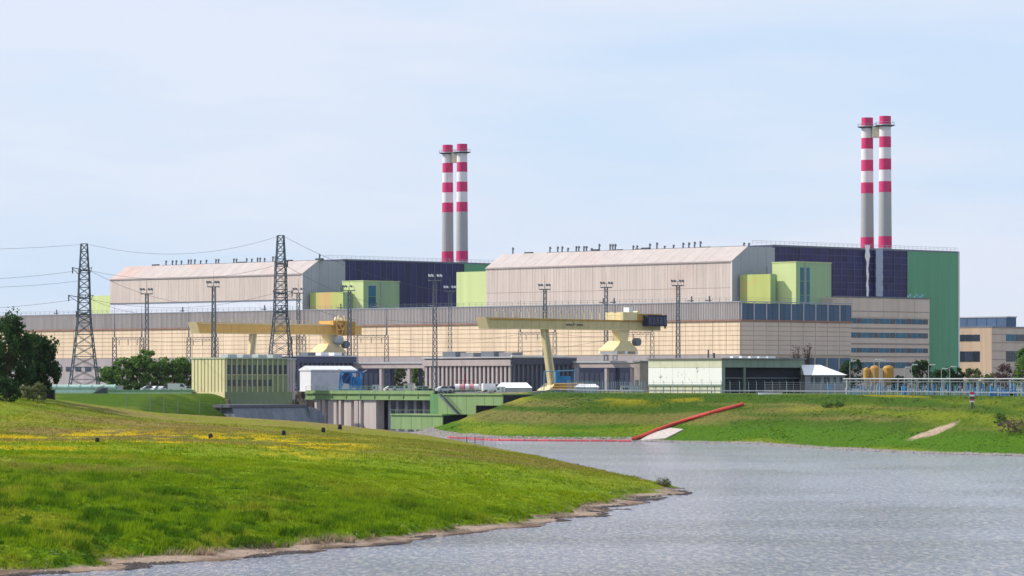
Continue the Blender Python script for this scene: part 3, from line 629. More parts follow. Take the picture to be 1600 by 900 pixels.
# ------------------------------------------------------------------ gantry cranes
def crane(px, Y, label, main, lit, top_rail, deck2):
    p = W(px, Y); t = thing('gantry_crane', label, 'gantry crane', p, ROT, 'gantry cranes over the pump houses')
    LEN = along(p, VV, px + (268 if top_rail else 253)); zb = (13.1 if top_rail else 12.8) + 3.3; hg = 2.7 if top_rail else 3.0; wd = 1.5
    pr = [(0, zb), (LEN, zb), (LEN, zb + hg), (-1.2, zb + hg + (0.3 if top_rail else 0.2))] if True else 0
    MB().prism([(p_[0], p_[1]) for p_ in pr], 'y', 0, wd).build('girder', main, t)
    MB().prism([(p_[0], p_[1]) for p_ in pr], 'y', 2.0, 2.0 + wd).build('girder', main, t)
    MB().prism([(-0.15, zb), (0.0, zb), (-1.1, zb + hg + .2), (-1.35, zb + hg + .2)], 'y', -0.1, 3.6).build('end_plate', lit, t)
    MB().box(0, LEN, -0.15, 0, zb + hg - 0.35, zb + hg).build('girder_flange', BRASS if top_rail else lit, t)
    MB().box(0, LEN, -0.12, 0, zb - 0.02, zb + 0.18).build('girder_flange', lit, t)
    if top_rail:
        n = 18
        for i in range(n): 
            x = 3 + i * 2.95; rp_ = MB().tube((x, 0.1, zb), (x, 0.1, zb + hg + 2.1), 0.09, 4).box(x - .6, x + .6, 0, 0.3, zb + hg + 2.0, zb + hg + 2.15).build('cable_post', lit, t)
        MB().tube((2, 0.1, zb + hg + 1.2), (LEN - 12, 0.1, zb + hg + 1.2), 0.05, 4).tube((2, 0.1, zb + hg + 0.6), (LEN - 12, 0.1, zb + hg + 0.6), 0.04, 4).build('handrail', lit, t)
    else:
        r_ = MB()
        for i in range(24): r_.tube((1 + i*2.2, 0.1, zb + hg), (1 + i*2.2, 0.1, zb + hg + 1), 0.05, 4)
        r_.tube((1, 0.1, zb + hg + 1), (52, 0.1, zb + hg + 1), 0.05, 4); r_.build('handrail', lit, t)
    sf = MB()
    for i in range(1, 21): sf.box(i*LEN/21 - .05, i*LEN/21 + .05, -0.07, 0, zb + .2, zb + hg - .4)
    sf.build('stiffener', main, t)
    if top_rail:
        for i, (a_, w_, h_) in enumerate(((28.4,.7,.35),(29.3,.5,.5),(30.0,.8,.35),(31.2,.4,.6),(32.4,.7,.35),(33.3,.6,.45),(34.1,.8,.35))): MB().box(a_, a_ + w_, -0.14, -0.08, zb + 1.1, zb + 1.1 + h_).build('marking', DARK, t)
    # near leg, standing in the yard
    xl = along(p, VV, px + (92 if top_rail else 88)); s = 2.6 if top_rail else -2.6
    foot = 2.3 if top_rail else 1.2
    for yy in (0.6,):
        MB().prism([(xl - 1.0, zb), (xl + 0.9, zb), (xl + 1.5 + s, 0.6), (xl - 0.7 + s, 0.6)][::1], 'y', yy, yy + 1.2).build('leg', lit, t)
    MB().prism([(xl + s - 3.2, 0.2), (xl + s + 1.8, 0.2), (xl + s + 1.6, 2.2), (xl + s, 2.2)] , 'y', -0.6, 3.6).build('leg_foot', lit, t)
    for yy in (-0.9, 3.4): MB().tube((xl + s - 1.5, yy, 0.35), (xl + s - 1.5, yy + 0.5, 0.35), 0.4, 10).build('wheel', DARK, t)
    ld = MB()
    for i in range(22): ld.tube((xl - .3 + s*i/22, 0.45, zb - (zb-1)*i/22), (xl + .3 + s*i/22, 0.45, zb - (zb-1)*i/22), 0.04, 3)
    ld.tube((xl - .3, .45, zb), (xl - .3 + s, .45, 1), .05, 4).tube((xl + .3, .45, zb), (xl + .3 + s, .45, 1), .05, 4).build('ladder', STEEL, t)
    # far pier leg on the pump house roof
    xr = along(p, VV, px + (213 if top_rail else 210)); zr = 9.9
    MB().prism([(xr - 2.2, zb), (xr + 2.0, zb), (xr + 1.3, zr + 3.6), (xr - 1.3, zr + 3.6)], 'y', 0.3, 3.0).build('leg', lit, t)
    MB().prism([(xr - 1.3, zr + 3.6), (xr + 1.3, zr + 3.6), (xr + 4.3, zr + 1.4), (xr + 4.3, zr + 0.8), (xr - 4.8, zr + 0.8), (xr - 4.8, zr + 1.2)], 'y', -0.4, 5.4).build('leg_foot', lit, t)
    for dx in (-4, 0, 4): MB().tube((xr + dx, -0.5, zr + 0.5), (xr + dx, 5.5, zr + 0.5), 0.5, 10).build('wheel', WHITE, t)
    # trolley, winch, hoist block
    xt = LEN - (15 if top_rail else 11)
    if top_rail:
        MB().box(xt - 0.5, xt + 5, -0.8, 5.8, zb + hg, zb + hg + 2.2).build('trolley', OCHREL, t)
        MB().box(xt + 2, xt + 3.6, -0.6, 1.4, zb + hg + 2.2, zb + hg + 3.5).build('winch_housing', WHITE, t)
        MB().tube((xt + 6, -0.5, zb + hg + 1.6), (xt + 6, 4.0, zb + hg + 1.6), 1.0, 12).build('cable_drum', OCHREL, t)
        MB().box(xt + 7.6, xt + 15.2, -2.3, -0.5, zb + 1.2, zb + 4.2).build('machine_cabin', mat('navy_cabin', (0.02,0.025,0.06)), t)
        for i in range(5): MB().box(xt + 7.9 + i*1.5, xt + 9.0 + i*1.5, -2.4, -2.3, zb + 1.6, zb + 3.7).build('cabin_panel', SLATE, t)
        MB().tube((xt + 15.6, -1.2, zb + 0.6), (xt + 15.6, -1.2, zb + 4.4), 0.35, 6).build('cable_guide', BRASS, t)
        MB().box(xt + 5, xt + 15, -0.6, 3.6, zb + hg, zb + hg + 1.8).build('trolley_frame', BRASS, t)
    else:
        MB().box(xt - 1, xt + 6.5, -1.0, 5.8, zb + hg - 0.2, zb + hg + 1.1).build('trolley', OCHRE, t)
        fr = MB(); 
        for a_, b_ in (((0,-1.2,hg+1),(0.6,-1.2,-1.5)),((3.6,-1.2,hg+1),(1.6,-1.2,-1.5)),((0,-1.2,hg+1),(3.6,-1.2,hg+1)),((0.3,-1.2,1.5),(2.6,-1.2,1.5)),((0,-1.2,hg+1),(2.6,-1.2,1.5))):
            fr.tube((xt + a_[0], a_[1], zb + a_[2]), (xt + b_[0], b_[1], zb + b_[2]), 0.22, 5)
        fr.build('hoist_frame', OCHRE, t)
        MB().box(xt + 3.0, xt + 7.2, -1.4, -0.2, zb - 0.2, zb + hg + 0.9).build('machine_cabin', BRASS, t)
        MB().lathe([(0.8, zb - 2.9), (1.5, zb - 2.2), (1.5, zb - 0.9), (0.9, zb - 0.3)], xt + 1.4, -0.6, 10).build('hook_block', STEELL, t)
        for i in range(5): MB().tube((xt + 0.6 + i*1.3, 0, zb + hg + 1.1), (xt + 1.2 + i*1.1, 0.4, zb + hg + 2.0 + (i % 2)*.6), 0.35, 6).build('winch_part', OCHREL, t)
    MB().tube((xr + 4.2, -1, zr + 3.4), (xr + 4.2, 0.5, zr + 3.4), 1.1, 12).build('cable_reel', STEEL, t)
    return t
crane(764, 1000, 'yellow gantry crane with a row of thin cable posts along its girder', OLIVE, OCHREL, True, True)
crane(312, 1080, 'ochre gantry crane with a plain box girder behind the right lattice pylon', OCHRE, OCHREL, False, False)

# ------------------------------------------------------------------ pump houses and yard buildings
def ribbed(px, Y, L_, wd, ht, label):
    p = W(px, Y); t = thing('pump_house', label, 'pump house', p, ROT, 'pump houses under the cranes')
    MB().box(0, wd, 0, L_, 0, ht).build('wall', SLATE, t)
    n = max(2, int(L_ / 1.55)); 
    rm_ = MB().box(-0.45, 0, 0, 0.72, 0.4, ht - 1.9).mesh('wall_rib', PRIB)
    for i in range(n): link('wall_rib', rm_, t, (0, 0.2 + i * L_ / n, 0))
    MB().box(-0.8, 0.1, -0.2, L_, ht - 1.9, ht - 0.3).build('eaves_beam', PRIB, t)
    n = int(wd / 1.6)
    rm_ = MB().box(0, 0.6, -0.4, 0, 0.4, ht - 1.6).mesh('end_rib', mat('dark_rib', (0.13, 0.14, 0.19), rnd=0.1))  # dark copy of the ribs paints the shade on the end wall
    for i in range(n): link('end_rib', rm_, t, (0.2 + i * wd / n, 0, 0))
    MB().box(-0.4, wd + 0.3, -0.7, 0, ht - 1.6, ht + 0.2).build('eaves_beam', SLATE, t)  # eaves on this end painted dark for its shade too
    MB().box(-0.9, wd + 0.5, -0.8, L_ + 0.4, ht + 0.2, ht + 0.5).build('roof', mat('pale_roof', (0.50, 0.50, 0.52), var=0.2), t)
    return t
a = ribbed(800, 1020, 34, 23.5, 8.7, 'middle pump house with pinkish vertical ribs beside the yellow crane leg')
for i, (x, y) in enumerate(((3, 3), (3, 10), (3, 18), (3, 25))): MB().box(x, x + 4, y, y + 5, 9.2, 10.4 + 0.3 * (i % 2)).build('roof_unit', STEEL if i % 2 else ROOFG, a)
MB().box(-0.5, 20, -0.4, -0.1, 9.2, 9.6).build('roof_edge', WHITE, a)
q = W(463, 1082)
b_ = ribbed(463, 1082, 30, 22, 9.4, 'dark left pump house rising behind the white gabled tent')
for i in range(3): MB().box(6 + i*5, 9 + i*5, 2, 5, 9.9, 10.8).build('roof_unit', WHITE if i else STEEL, b_)
q = PL(0, 0)
def portal_frame(px0, px1, Y0, label, cols_px, extra):
    p = W(px0, Y0); t = thing('crane_rail_frame', label, 'rail frame', p, ROT); Ln = along(p, UU, px1)
    if Ln < 0: s = -1
    else: s = 1
    ya, yb = (0, Ln) if Ln > 0 else (Ln, 0)
    MB().box(-0.6, 1.2, ya, yb, 6.3, 7.6).build('beam', PRIB, t)
    MB().box(-0.9, 6.0, ya, yb, 7.6, 8.1).build('slab', STEELL, t)
    for px in cols_px:
        y = along(p, UU, px); MB().box(-0.4, 0.5, y - 0.45, y + 0.45, 0, 6.3).build('column', PRIB, t); MB().box(3.8, 4.6, y - 0.4, y + 0.4, 0, 6.3).build('column', SLATE, t)
    MB().box(8, 14, ya, ya + (yb - ya) * extra, 0, 6.0).build('back_wall', SLATE, t)
    return t
pA = W(463, 1082) + Vector((VV.x*22, VV.y*22, 0))
portal_frame(800 + pA.x*F/pA.y, 700, pA.y, 'concrete crane rail frame spanning between the two ribbed pump houses', [596, 640, 690], 0.1)
pA = W(800, 1020) + Vector((VV.x*23, VV.y*23, 0))
portal_frame(800 + pA.x*F/pA.y, 1012, pA.y, 'concrete crane rail frame between yellow crane leg and white shed', [948, 988, 1006], 0.0)
p = W(1010, 990); t = thing('transformer_house', 'narrow brown block squeezed against the left side of the white shed', 'building', p, ROT)
MB().box(-2.5, 4, 0, 2, 0, 7.6).build('wall', BRICK, t); MB().box(-2.8, 4.3, -0.3, 2.3, 7.6, 8.0).build('roof', ROOFG, t); MB().box(-2.6, -2.5, .4, 1.6, 0, 3).build('door', DARK, t)
# back wall with dark doors behind the frames
for pxx, Y_, w_, lab in ((560, 1125, 14, 'long slate shed seen through the left crane rail frame'), (905, 1065, 22, 'long slate shed seen behind the yellow crane leg and fence')):
    p = W(pxx, Y_); t = thing('slate_shed', lab, 'shed', p, ROT)
    MB().box(0, w_, 0, 12, 0, 7).build('wall', SLATE, t); MB().box(-0.2, w_+.2, -0.2, 12.2, 7, 7.3).build('roof', ROOFG, t)
    for i in range(int(w_/2)): MB().box(i*2+.2, i*2 + 1.6, -0.1, 0, 0, 5).build('door_panel', MATS['dark_rib'], t)
# cream and green office at the weir
p = W(353, 960); t = thing('weir_office', 'cream and moss green two storey building beside the weir', 'building', p, ROT)
Lb = along(p, UU, 300); wb = along(p, VV, 449); hb = 8.3
MB().box(0, wb, 0, Lb, 0, hb).build('wall', YGREEN, t)
n = 10
rm_ = MB().box(-0.35, 0, 0.10, Lb / n - 0.30, 0, hb - 0.1).mesh('wall_rib', YCREAM)
for i in range(n): link('wall_rib', rm_, t, (0, i * Lb / n, 0))
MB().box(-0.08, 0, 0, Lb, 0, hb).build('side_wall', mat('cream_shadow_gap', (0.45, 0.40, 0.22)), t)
n = 12; bw_ = wb / n
fin = MB().box(-0.10, 0.10, -0.3, 0, 0, hb).mesh('wall_fin', YCREAM)
fin2 = MB().box(0.2, bw_ - 0.2, -0.08, 0, 0, hb - .05).mesh('wall_panel', YGREEN)
wt = MB().box(0.45, bw_ - 0.35, -0.16, -0.08, 4.4, 6.8).mesh('window', GLASSD); wl = MB().box(0.45, bw_ - 0.35, -0.16, -0.08, 1.5, 3.1).mesh('window', GLASSD)
fm1 = MB().box(0.35, bw_ - 0.25, -0.22, -0.08, 4.25, 4.4).mesh('sill', YCREAM)
for i in range(n):
    link('wall_fin', MATS and fin, t, (i * bw_, 0, 0)); link('wall_panel', fin2, t, (i*bw_, 0, 0)); wo = link('window', wt, t, (i*bw_, 0, 0)); link('sill', fm1, wo)
    if i < 9: link('window', wl, t, (i*bw_, 0, 0))
MB().box(-0.5, wb + 0.2, -0.45, Lb + 0.2, hb, hb + 0.35).build('roof', mat('roof_edge_green', (0.36,0.42,0.30)), t)
MB().box(-0.9, wb + 1.0, -0.8, Lb + 1.4, -3.1, 0).build('plinth', YGREEN, t)
MB().box(-1.05, -0.9, -0.75, Lb + 1.3, -3.0, 0.02).build('plinth_face', PLINTH, t)
for i in range(4): MB().box(4 + i*5, 7 + i*5, 4, 7, hb + 0.35, hb + 1.2).build('roof_unit', STEELL, t)
t2 = thing('service_tower', 'slim pinkish tower at the right end of the moss green building', 'building', W(449, 985), ROT)
MB().box(0, 2.6, 0, 3, -2, 8.2).build('wall', PRIB, t2); MB().box(0.8, 1.1, -0.2, 0, 0, 8).build('wall_rib', CONCW, t2); MB().box(1.7, 2.0, -0.2, 0, 0, 8).build('wall_rib', CONCW, t2); MB().box(-0.2, 2.8, -0.3, 3.2, 8.2, 8.6).build('roof', STEELL, t2)
# quay wall with spilling concrete apron
t = thing('quay_wall', 'grey concrete apron wall at water level below the moss green building', 'quay wall', W(362, 928, 0), ROT)
wq = along(W(362, 928), VV, 478)
ps = 6
for i in range(ps):
    x0, x1 = wq*i/ps, wq*(i+1)/ps
    MB().prism([(0.0, -6.9), (-3.5, -13.5), (8, -13.5), (8, -6.9)], 'x', x0 + .03, x1 - .03).build('apron_slab', CONCD, t)
pts = [(wq, -6.9)] + [(wq + 6*math.sin(a), -13.5 + 6.6*math.cos(a)) for a in (0.3, .6, .9, 1.2, 1.5)] + [(wq, -13.5)]
MB().prism(pts, 'y', -1.5, 8).build('apron_end', CONCD, t)
MB().box(-1, wq, -0.3, 24, -6.95, -6.3).build('quay_slab', mat('quay_dark', (0.10,0.10,0.12)), t)
rr = MB()
for i in range(14): rr.tube((i*wq/13, 0, -6.3), (i*wq/13, 0, -5.2), 0.05, 4)
rr.tube((0,0,-5.2), (wq,0,-5.2), 0.05, 4); rr.build('railing', STEEL, t)

# ------------------------------------------------------------------ weir
p0 = W(684, 957, 0); t = thing('weir', 'green girder weir with pale concrete piers over the dark water', 'weir', p0, ROT)
Lw = along(p0, UU, 484)
zt_, zb_ = -2.95, -5.3
MB().box(-1.0, 10, 0, Lw, zt_ - 0.4, zt_).build('deck', ASPH, t)
ns = 9; 
gm = MB().box(-0.45, 0, 0.03, Lw/ns - 0.03, zb_, zt_).box(-0.7, 0, 0.03, Lw/ns - 0.03, zb_ - 0.02, zb_ + 0.25).box(-0.8, 0, 0.03, Lw/ns - .03, zt_ - 0.9, zt_ - 0.6).box(-0.65, -0.45, 0.3, 0.5, zb_, zt_ - .9).mesh('girder_panel', WGREEN)
for i in range(ns): link('girder_panel', gm, t, (-1.0, i*Lw/ns, 0))
MB().box(9, 10, -14, Lw + 12, -13.4, zb_).build('back_wall', SHADE, t)  # near-black sheet painted as the shade behind the bays
# piers with gates
def at(px): return along(p0, UU, px)
for pxa, pxb in ((593, 574), (570, 568), (566, 560), (554, 543), (539, 536), (531, 518), (513, 510), (506, 497)):
    ya, yb2 = at(pxa), at(pxb); wide = yb2 - ya > 1.6
    MB().box(-1.2 if wide else -1.5, 1.6 if wide else 1.0, ya, yb2, -13.4, zb_ - 0.04).build('pier' if wide else 'gate_post', CONCW, t)
for px in (606, 618, 632, 646, 660): y = at(px); MB().box(1.0, 3.2, y, y + 1.0, -13.4, zb_ - 0.04).build('column', mat('pier_grey', (0.28,0.28,0.31), streak=0.2), t)
rr = MB()
for i in range(24): rr.tube((-1.3, i*Lw/23, zt_), (-1.3, i*Lw/23, zt_ + 1.1), 0.05, 4)
for h_ in (0.6, 1.1): rr.tube((-1.3, 0, zt_ + h_), (-1.3, Lw, zt_ + h_), 0.045, 4)
rr.build('railing', mat('rail_green', (0.20, 0.33, 0.20)), t)
# stepped green abutment walls
def gwall(pxr, Y, pxl, yt, yb, wid, name, label, panels):
    p = W(pxr, Y, 0); tt = thing(name, label, 'abutment wall', p, ROT, 'green abutment walls'); Lx = along(p, UU, pxl)
    z1, z0 = zat(yt, Y), zat(yb, Y)
    MB().box(0, wid, 0, Lx, z0, z1).build('wall', SHADE, tt)  # near-black body paints the shade on the end faces
    for i in range(panels): MB().box(-0.3, 0, Lx*i/panels + .05, Lx*(i+1)/panels - .05, z0 + .03, z1 - .25).build('wall_panel', WGREEN, tt)
    MB().box(-0.6, wid, -0.1, Lx, z1 - 0.22, z1 + 0.12).build('coping', WGREEN, tt)
    rr = MB()
    k = max(3, int(Lx / 1.6))
    for i in range(k + 1): rr.tube((-0.3, i*Lx/k, z1), (-0.3, i*Lx/k, z1 + 1.1), 0.04, 4)
    rr.tube((-0.3, 0, z1 + 1.1), (-0.3, Lx, z1 + 1.1), 0.045, 4); rr.build('railing', MATS['rail_green'], tt)
    return tt, p, Lx, z0, z1
gwall(787, 922, 744, 616, 634, 12, 'abutment_wall', 'upper right green wall panel stepping into the grassy bank', 3)
tt, p, Lx, z0, z1 = gwall(745, 934, 686, 616, 648, 14, 'abutment_wall', 'tall middle green wall with a steel stair running down it', 4)
st = MB(); ya = along(p, UU, 692); yb3 = along(p, UU, 722)
for i in range(16):
    f = i / 15; st.box(-1.6, -0.5, ya + (yb3-ya)*f - .3, ya + (yb3-ya)*f + .3, z1 + (z0 - z1)*f - .1, z1 + (z0-z1)*f)
sto = st.build('stair', STEEL, tt)
for dx in (-1.6, -0.5):
    MB().tube((dx, ya, z1), (dx, yb3, z0), 0.15, 5).tube((dx, ya, z1 + 1), (dx, yb3, z0 + 1), 0.06, 4).build('stringer', STEEL, sto)
MB().box(0, 3, Lx, Lx + 3.2, z0, z1).build('recess_wall', WGREEND, tt)
gwall(693, 938, 612, 648, 672, 8, 'abutment_wall', 'low green wall box standing at the waterline before the piers', 5)
# teal pipeline and green deck on the left
t = thing('pipe_bridge', 'long low green deck with pale side running left of the moss green building', 'deck', W(300, 962, 0), 0)
xa = W(60, 962).x - W(300, 962).x
for i in range(10): MB().box(xa*(i+1)/10 + .03, xa*i/10 - .03, 0, 6, -3.4, -2.75).build('deck_panel', mat('deck_green', (0.16,0.30,0.16)) if i < 6 else TEALP, t)
for i in range(10): MB().box(xa*(i+1)/10 + .03, xa*i/10 - .03, -0.3, 0, -3.9, -3.4).build('edge_beam', mat('pale_green', (0.50,0.60,0.42)), t)
t = thing('pipeline', 'pale teal pipeline lying left of the lattice pylon behind the dark tree', 'pipeline', W(70, 975, 0), 0)
for i in range(6): MB().tube((i*3.0, 0, -2.2), (i*3.0 + 2.9, 0, -2.2), 0.75, 12).tube((i*3+2.7, 0, -2.2), (i*3.0 + 2.95, 0, -2.2), 0.9, 12).build('pipe_section', TEALP, t)

# white shed on the dyke
p = W(1128, 884); t = thing('open_shed', 'white walled shed with dark open front and sage band on the dyke', 'shed', p, ROT)
Ls = along(p, UU, 1013); ws = along(p, VV, 1257); zt1 = zat(561, 884) - GZ
MB().box(0.3, ws, 1.2, Ls, 0, zt1 - .2).build('interior_shade', SHADE, t)  # near-black block painted as the shade inside the open front
n = 6
for i in range(n):
    a0, a1 = Ls*i/n + .03, Ls*(i+1)/n - .03
    MB().box(-0.02, 0.3, a0, a1, 2.0, 5.9).build('wall_sheet', WHITEW, t); MB().box(-0.05, 0.3, a0, a1, 5.95, zt1).build('upper_sheet', CREAMB, t)
for i in range(10): MB().box(0.1, 0.3, Ls*i/10 + .12, Ls*(i+1)/10 - .12, 0, 1.6).build('lower_sheet', CREAMB, t)
MB().box(-0.1, 0.3, 0, Ls, 1.6, 2.0).build('rail', SAGEB, t)
for i in range(7): MB().box(ws*i/7 + .03, ws*(i+1)/7 - .03, 0, 0.5, zat(574, 884) - GZ, zt1).build('front_band', SAGEB, t)
for x in (0, ws*0.27, ws - 0.6): MB().box(x, x + (1.1 if x == 0 else 0.35), 0, 0.5, 0, zat(574, 884) - GZ - .01).build('post', SAGEB, t)
MB().box(0.5, ws, 0.7, 0.9, 3.4, 3.6).build('cross_rail', STEEL, t)
MB().box(-0.4, ws + 0.3, -0.4, Ls + 0.3, zt1, zt1 + 0.25).build('roof', ROOFG, t)
for i in range(5): MB().box(6 + i*3, 8 + i*3.2, 2, 3, zt1 + .25, zt1 + 0.7).build('roof_debris', WHITE, t)
MB().tube((0.8, 5, zt1), (0.8, 5, zt1 + 2.2), 0.2, 6).build('roof_vent', DARK, t)
MB().tube((1.2, 3.6, zt1), (1.2, 3.6, zt1 + 1.4), 0.3, 6).build('roof_vent', DARK, t)
# gate house
p = W(1258, 900); t = thing('gate_house', 'small grey house with bright white sloping roof beside the shed', 'house', p, R(6))
wx = W(1321, 900).x - p.x; zr = zat(586, 900) - GZ
MB().box(0, wx, 0, 7, 0, zr).build('wall', mat('house_grey', (0.27, 0.27, 0.31)), t)
zt3 = zat(570, 900) - GZ
rf = MB(); rf.v = [(-.3,-.5,zr),(wx+.5,-.5,zr),(wx+.5,7.3,zr),(-.3,7.3,zr),(-.3,3.6,zt3),(wx*.45,3.6,zt3)]
rf.f = [(0,1,5,4),(1,2,5),(2,3,4,5),(3,0,4),(3,2,1,0)]; rf.build('roof', WHITE, t)
for px in (1267, 1274, 1279, 1288, 1293, 1303, 1313):
    x = W(px, 900).x - p.x; MB().box(x, x + 0.6, -0.08, 0, 2.3, 3.8).build('window', GLASSD, t)
MB().box(wx*.55, wx*.55 + 1.2, -0.08, 0, 0, 2.0).build('door', BLUEP, t)
# right office building behind the tower
p = W(1550, 1460); t = thing('office_building', 'beige office building with dark windows at the right edge behind the trees', 'building', p, ROT)
h1 = zat(512, 1460) - GZ; Lr = 60
MB().box(0, 40, 0, Lr, 0, h1).build('wall', BEIGE2, t); MB().box(-.12, 0, 0, Lr, 0, h1 - .1).build('side_wall', mat('tan_render', (0.56, 0.42, 0.30), streak=0.15), t)
MB().box(-0.2, 41, -0.3, Lr, h1, h1 + 0.5).build('roof', ROOFG, t)
for ya_, yb_2 in ((523, 533), (549, 565)):
    z1 = zat(ya_, 1470) - GZ; z0 = zat(yb_2, 1470) - GZ
    ys = along(p, UU, 1531)
    for k in range(3):
        MB().box(-0.28, -0.12, ys + k*3.6, ys + k*3.6 + 3.3, z0, z1).build('window', GLASSD, t)
    x0 = along(p, VV, 1572)
    for k in range(4): MB().box(x0 + k*3, x0 + k*3 + 2.7, -0.15, 0, z0, z1).build('window', TEALW if (k < 2 and ya_ == 523) else GLASSD, t)
for k in range(7): MB().box(0, 40, -0.08, 0, 1 + k*3.2, 1.25 + k*3.2).build('ledge', BRICK, t)
p = W(1578, 1530); t = thing('rooftop_hall', 'dark blue flat hall rising above the beige office at right', 'building', p, ROT)
MB().box(-2, 4, 0, 60, 0, zat(496, 1530) - GZ).build('wall', mat('steel_blue', (0.07,0.13,0.24), rnd=.1), t)
for i in range(10): MB().box(-2.2, -2, i*5 + .1, i*5 + 4.9, zat(513,1530)-GZ, zat(497,1530)-GZ).build('cladding_panel', MATS['steel_blue'], t)
MB().box(-2.3, 4.2, -.3, 60, zat(496, 1530) - GZ, zat(495,1530)-GZ+.2).build('coping', STEELL, t)

# ------------------------------------------------------------------ lattice pylons
def lattice(t, lv, name='bracing', leg_r=0.16, br=0.07, m=PYL, ax=(1, 1)):
    """lv: list of (z, half width)"""
    cs = [(-1,-1),(1,-1),(1,1),(-1,1)]
    for cx, cy in cs:
        mb = MB()
        for (z0, w0), (z1, w1) in zip(lv[:-1], lv[1:]): mb.tube((cx*w0, cy*w0*ax[1], z0), (cx*w1, cy*w1*ax[1], z1), leg_r, 4)
        mb.build('leg', m, t)
    mb = MB()
    for (z0, w0), (z1, w1) in zip(lv[:-1], lv[1:]):
        for i in range(4):
            a, b = cs[i], cs[(i+1) % 4]; y = ax[1]
            mb.tube((a[0]*w0, a[1]*w0*y, z0), (b[0]*w1, b[1]*w1*y, z1), br, 4); mb.tube((b[0]*w0, b[1]*w0*y, z0), (a[0]*w1, a[1]*w1*y, z1), br, 4)
            mb.tube((a[0]*w1, a[1]*w1*y, z1), (b[0]*w1, b[1]*w1*y, z1), br*1.3, 4)
    mb.build(name, m, t)
def pylon(px, Y, ytop, label, arms):
    p = W(px, Y); t = thing('lattice_pylon', label, 'pylon', p, R(12), 'dark lattice pylons'); H = zat(ytop, Y) - GZ; k = H / 38.7
    lv = []
    for z, w_ in ((0, 3.9), (3.2, 3.45), (6.4, 3.05), (9.2, 2.7), (12, 2.4), (15, 2.05), (18, 1.75), (19.7, 1.6), (21.3, 1.6), (23.3, 1.52), (25.3, 1.47), (27.3, 1.4), (29.3, 1.35), (31.1, 1.3), (32.9, 1.1), (34.8, 1.0), (36.7, .9), (38.7, .8)): lv.append((z*k, w_))
    lattice(t, lv, leg_r=0.19, br=0.085)
    for z, s, e in arms:
        mb = MB(); 
        for dz, sx in ((0, 1), (0.0, -1)):
            ln = e if sx == s else e * 0.35
            mb.tube((0, -1.3, z), (sx*(1.4 + ln), 0, z + 0.8), 0.11, 4).tube((0, 1.3, z), (sx*(1.4 + ln), 0, z + 0.8), 0.11, 4).tube((sx*1.35, 0, z - 1.2), (sx*(1.4 + ln), 0, z + 0.8), 0.10, 4)
        mb.tube((0, -1.4, z), (0, -3.4, z + .6), 0.11, 4).tube((0, 1.4, z), (0, 3.4, z + .6), 0.11, 4).box(-1.45, 1.45, -1.45, 1.45, z - .15, z + .1)
        mb.build('crossarm', PYL, t)
        MB().tube((s*(1.2 + e), 0, z + .7), (s*(1.2 + e), 0, z - 0.8), 0.16, 6).build('insulator', mat('insulator', (0.10,0.10,0.11)), t)
    return t
pylon(131.5, 995, 381, 'left lattice pylon standing between the dark tree and round green bushes', [(31.4, -1, 1.8), (24.2, -1, 2.8), (20.0, -1, 0.8)])
pylon(438.5, 1000, 368, 'right lattice pylon in front of the ochre crane girder', [(33.2, 1, 0.6), (25.5, 1, 1.8), (20.6, -1, 0.6)])
# floodlight masts
def mast(px, Y, ytop, label, style):
    p = W(px, Y); t = thing('floodlight_mast', label, 'light mast', p, R(random.uniform(-10, 20)), 'floodlight masts in front of the halls')
    H = zat(ytop, Y) - GZ
    lv = [(H*i/16, 0.62 - 0.22*i/16) for i in range(17)]
    lattice(t, lv, 'bracing', 0.12, 0.06, STEEL)
    MB().box(-1.6, 1.6, -1, 1, H - 0.15, H + 0.1).build('platform', STEEL, t)
    rr = MB()
    for x in (-1.6, 0, 1.6): rr.tube((x, -1, H), (x, -1, H + 1.1), 0.06, 4)
    rr.tube((-1.6, -1, H + 1.1), (1.6, -1, H + 1.1), 0.06, 4).build('railing', STEEL, t)
    for i, x in enumerate((-1.5, -0.75, 0.75, 1.5)[: 4 if style else 3]):
        MB().prism([(x - .3, H + 1.0), (x + .3, H + 0.8), (x + .3, H + 1.4), (x - .3, H + 1.6)], 'y', -1.5, -0.9).build('floodlight', WHITE if style == 2 else STEEL, t)
    MB().tube((0, 0, H), (0, 0, H + 4.2), 0.07, 4, 0.03).build('lightning_rod', STEEL, t)
for a in ((229.5, 1060, 459, 'slim light mast rising out of the round green bushes', 1), (334, 1040, 448, 'tall light mast crossing the left part of the ochre girder', 1),
          (466, 1120, 458, 'light mast just right of the right lattice pylon', 0), (546, 1110, 454, 'light mast standing behind the trolley of the ochre crane', 0),
          (679.5, 1000, 438, 'tallest light mast, standing at the green abutment before the navy wall', 2), (703, 1100, 455, 'light mast with white heads right of the tallest mast', 2),
          (851.5, 1110, 452, 'light mast behind the leg of the yellow crane', 1), (947, 1080, 449, 'light mast behind the middle of the yellow girder', 1), (1059.5, 1060, 446, 'light mast right of the yellow crane above the white shed', 1)): mast(*a)
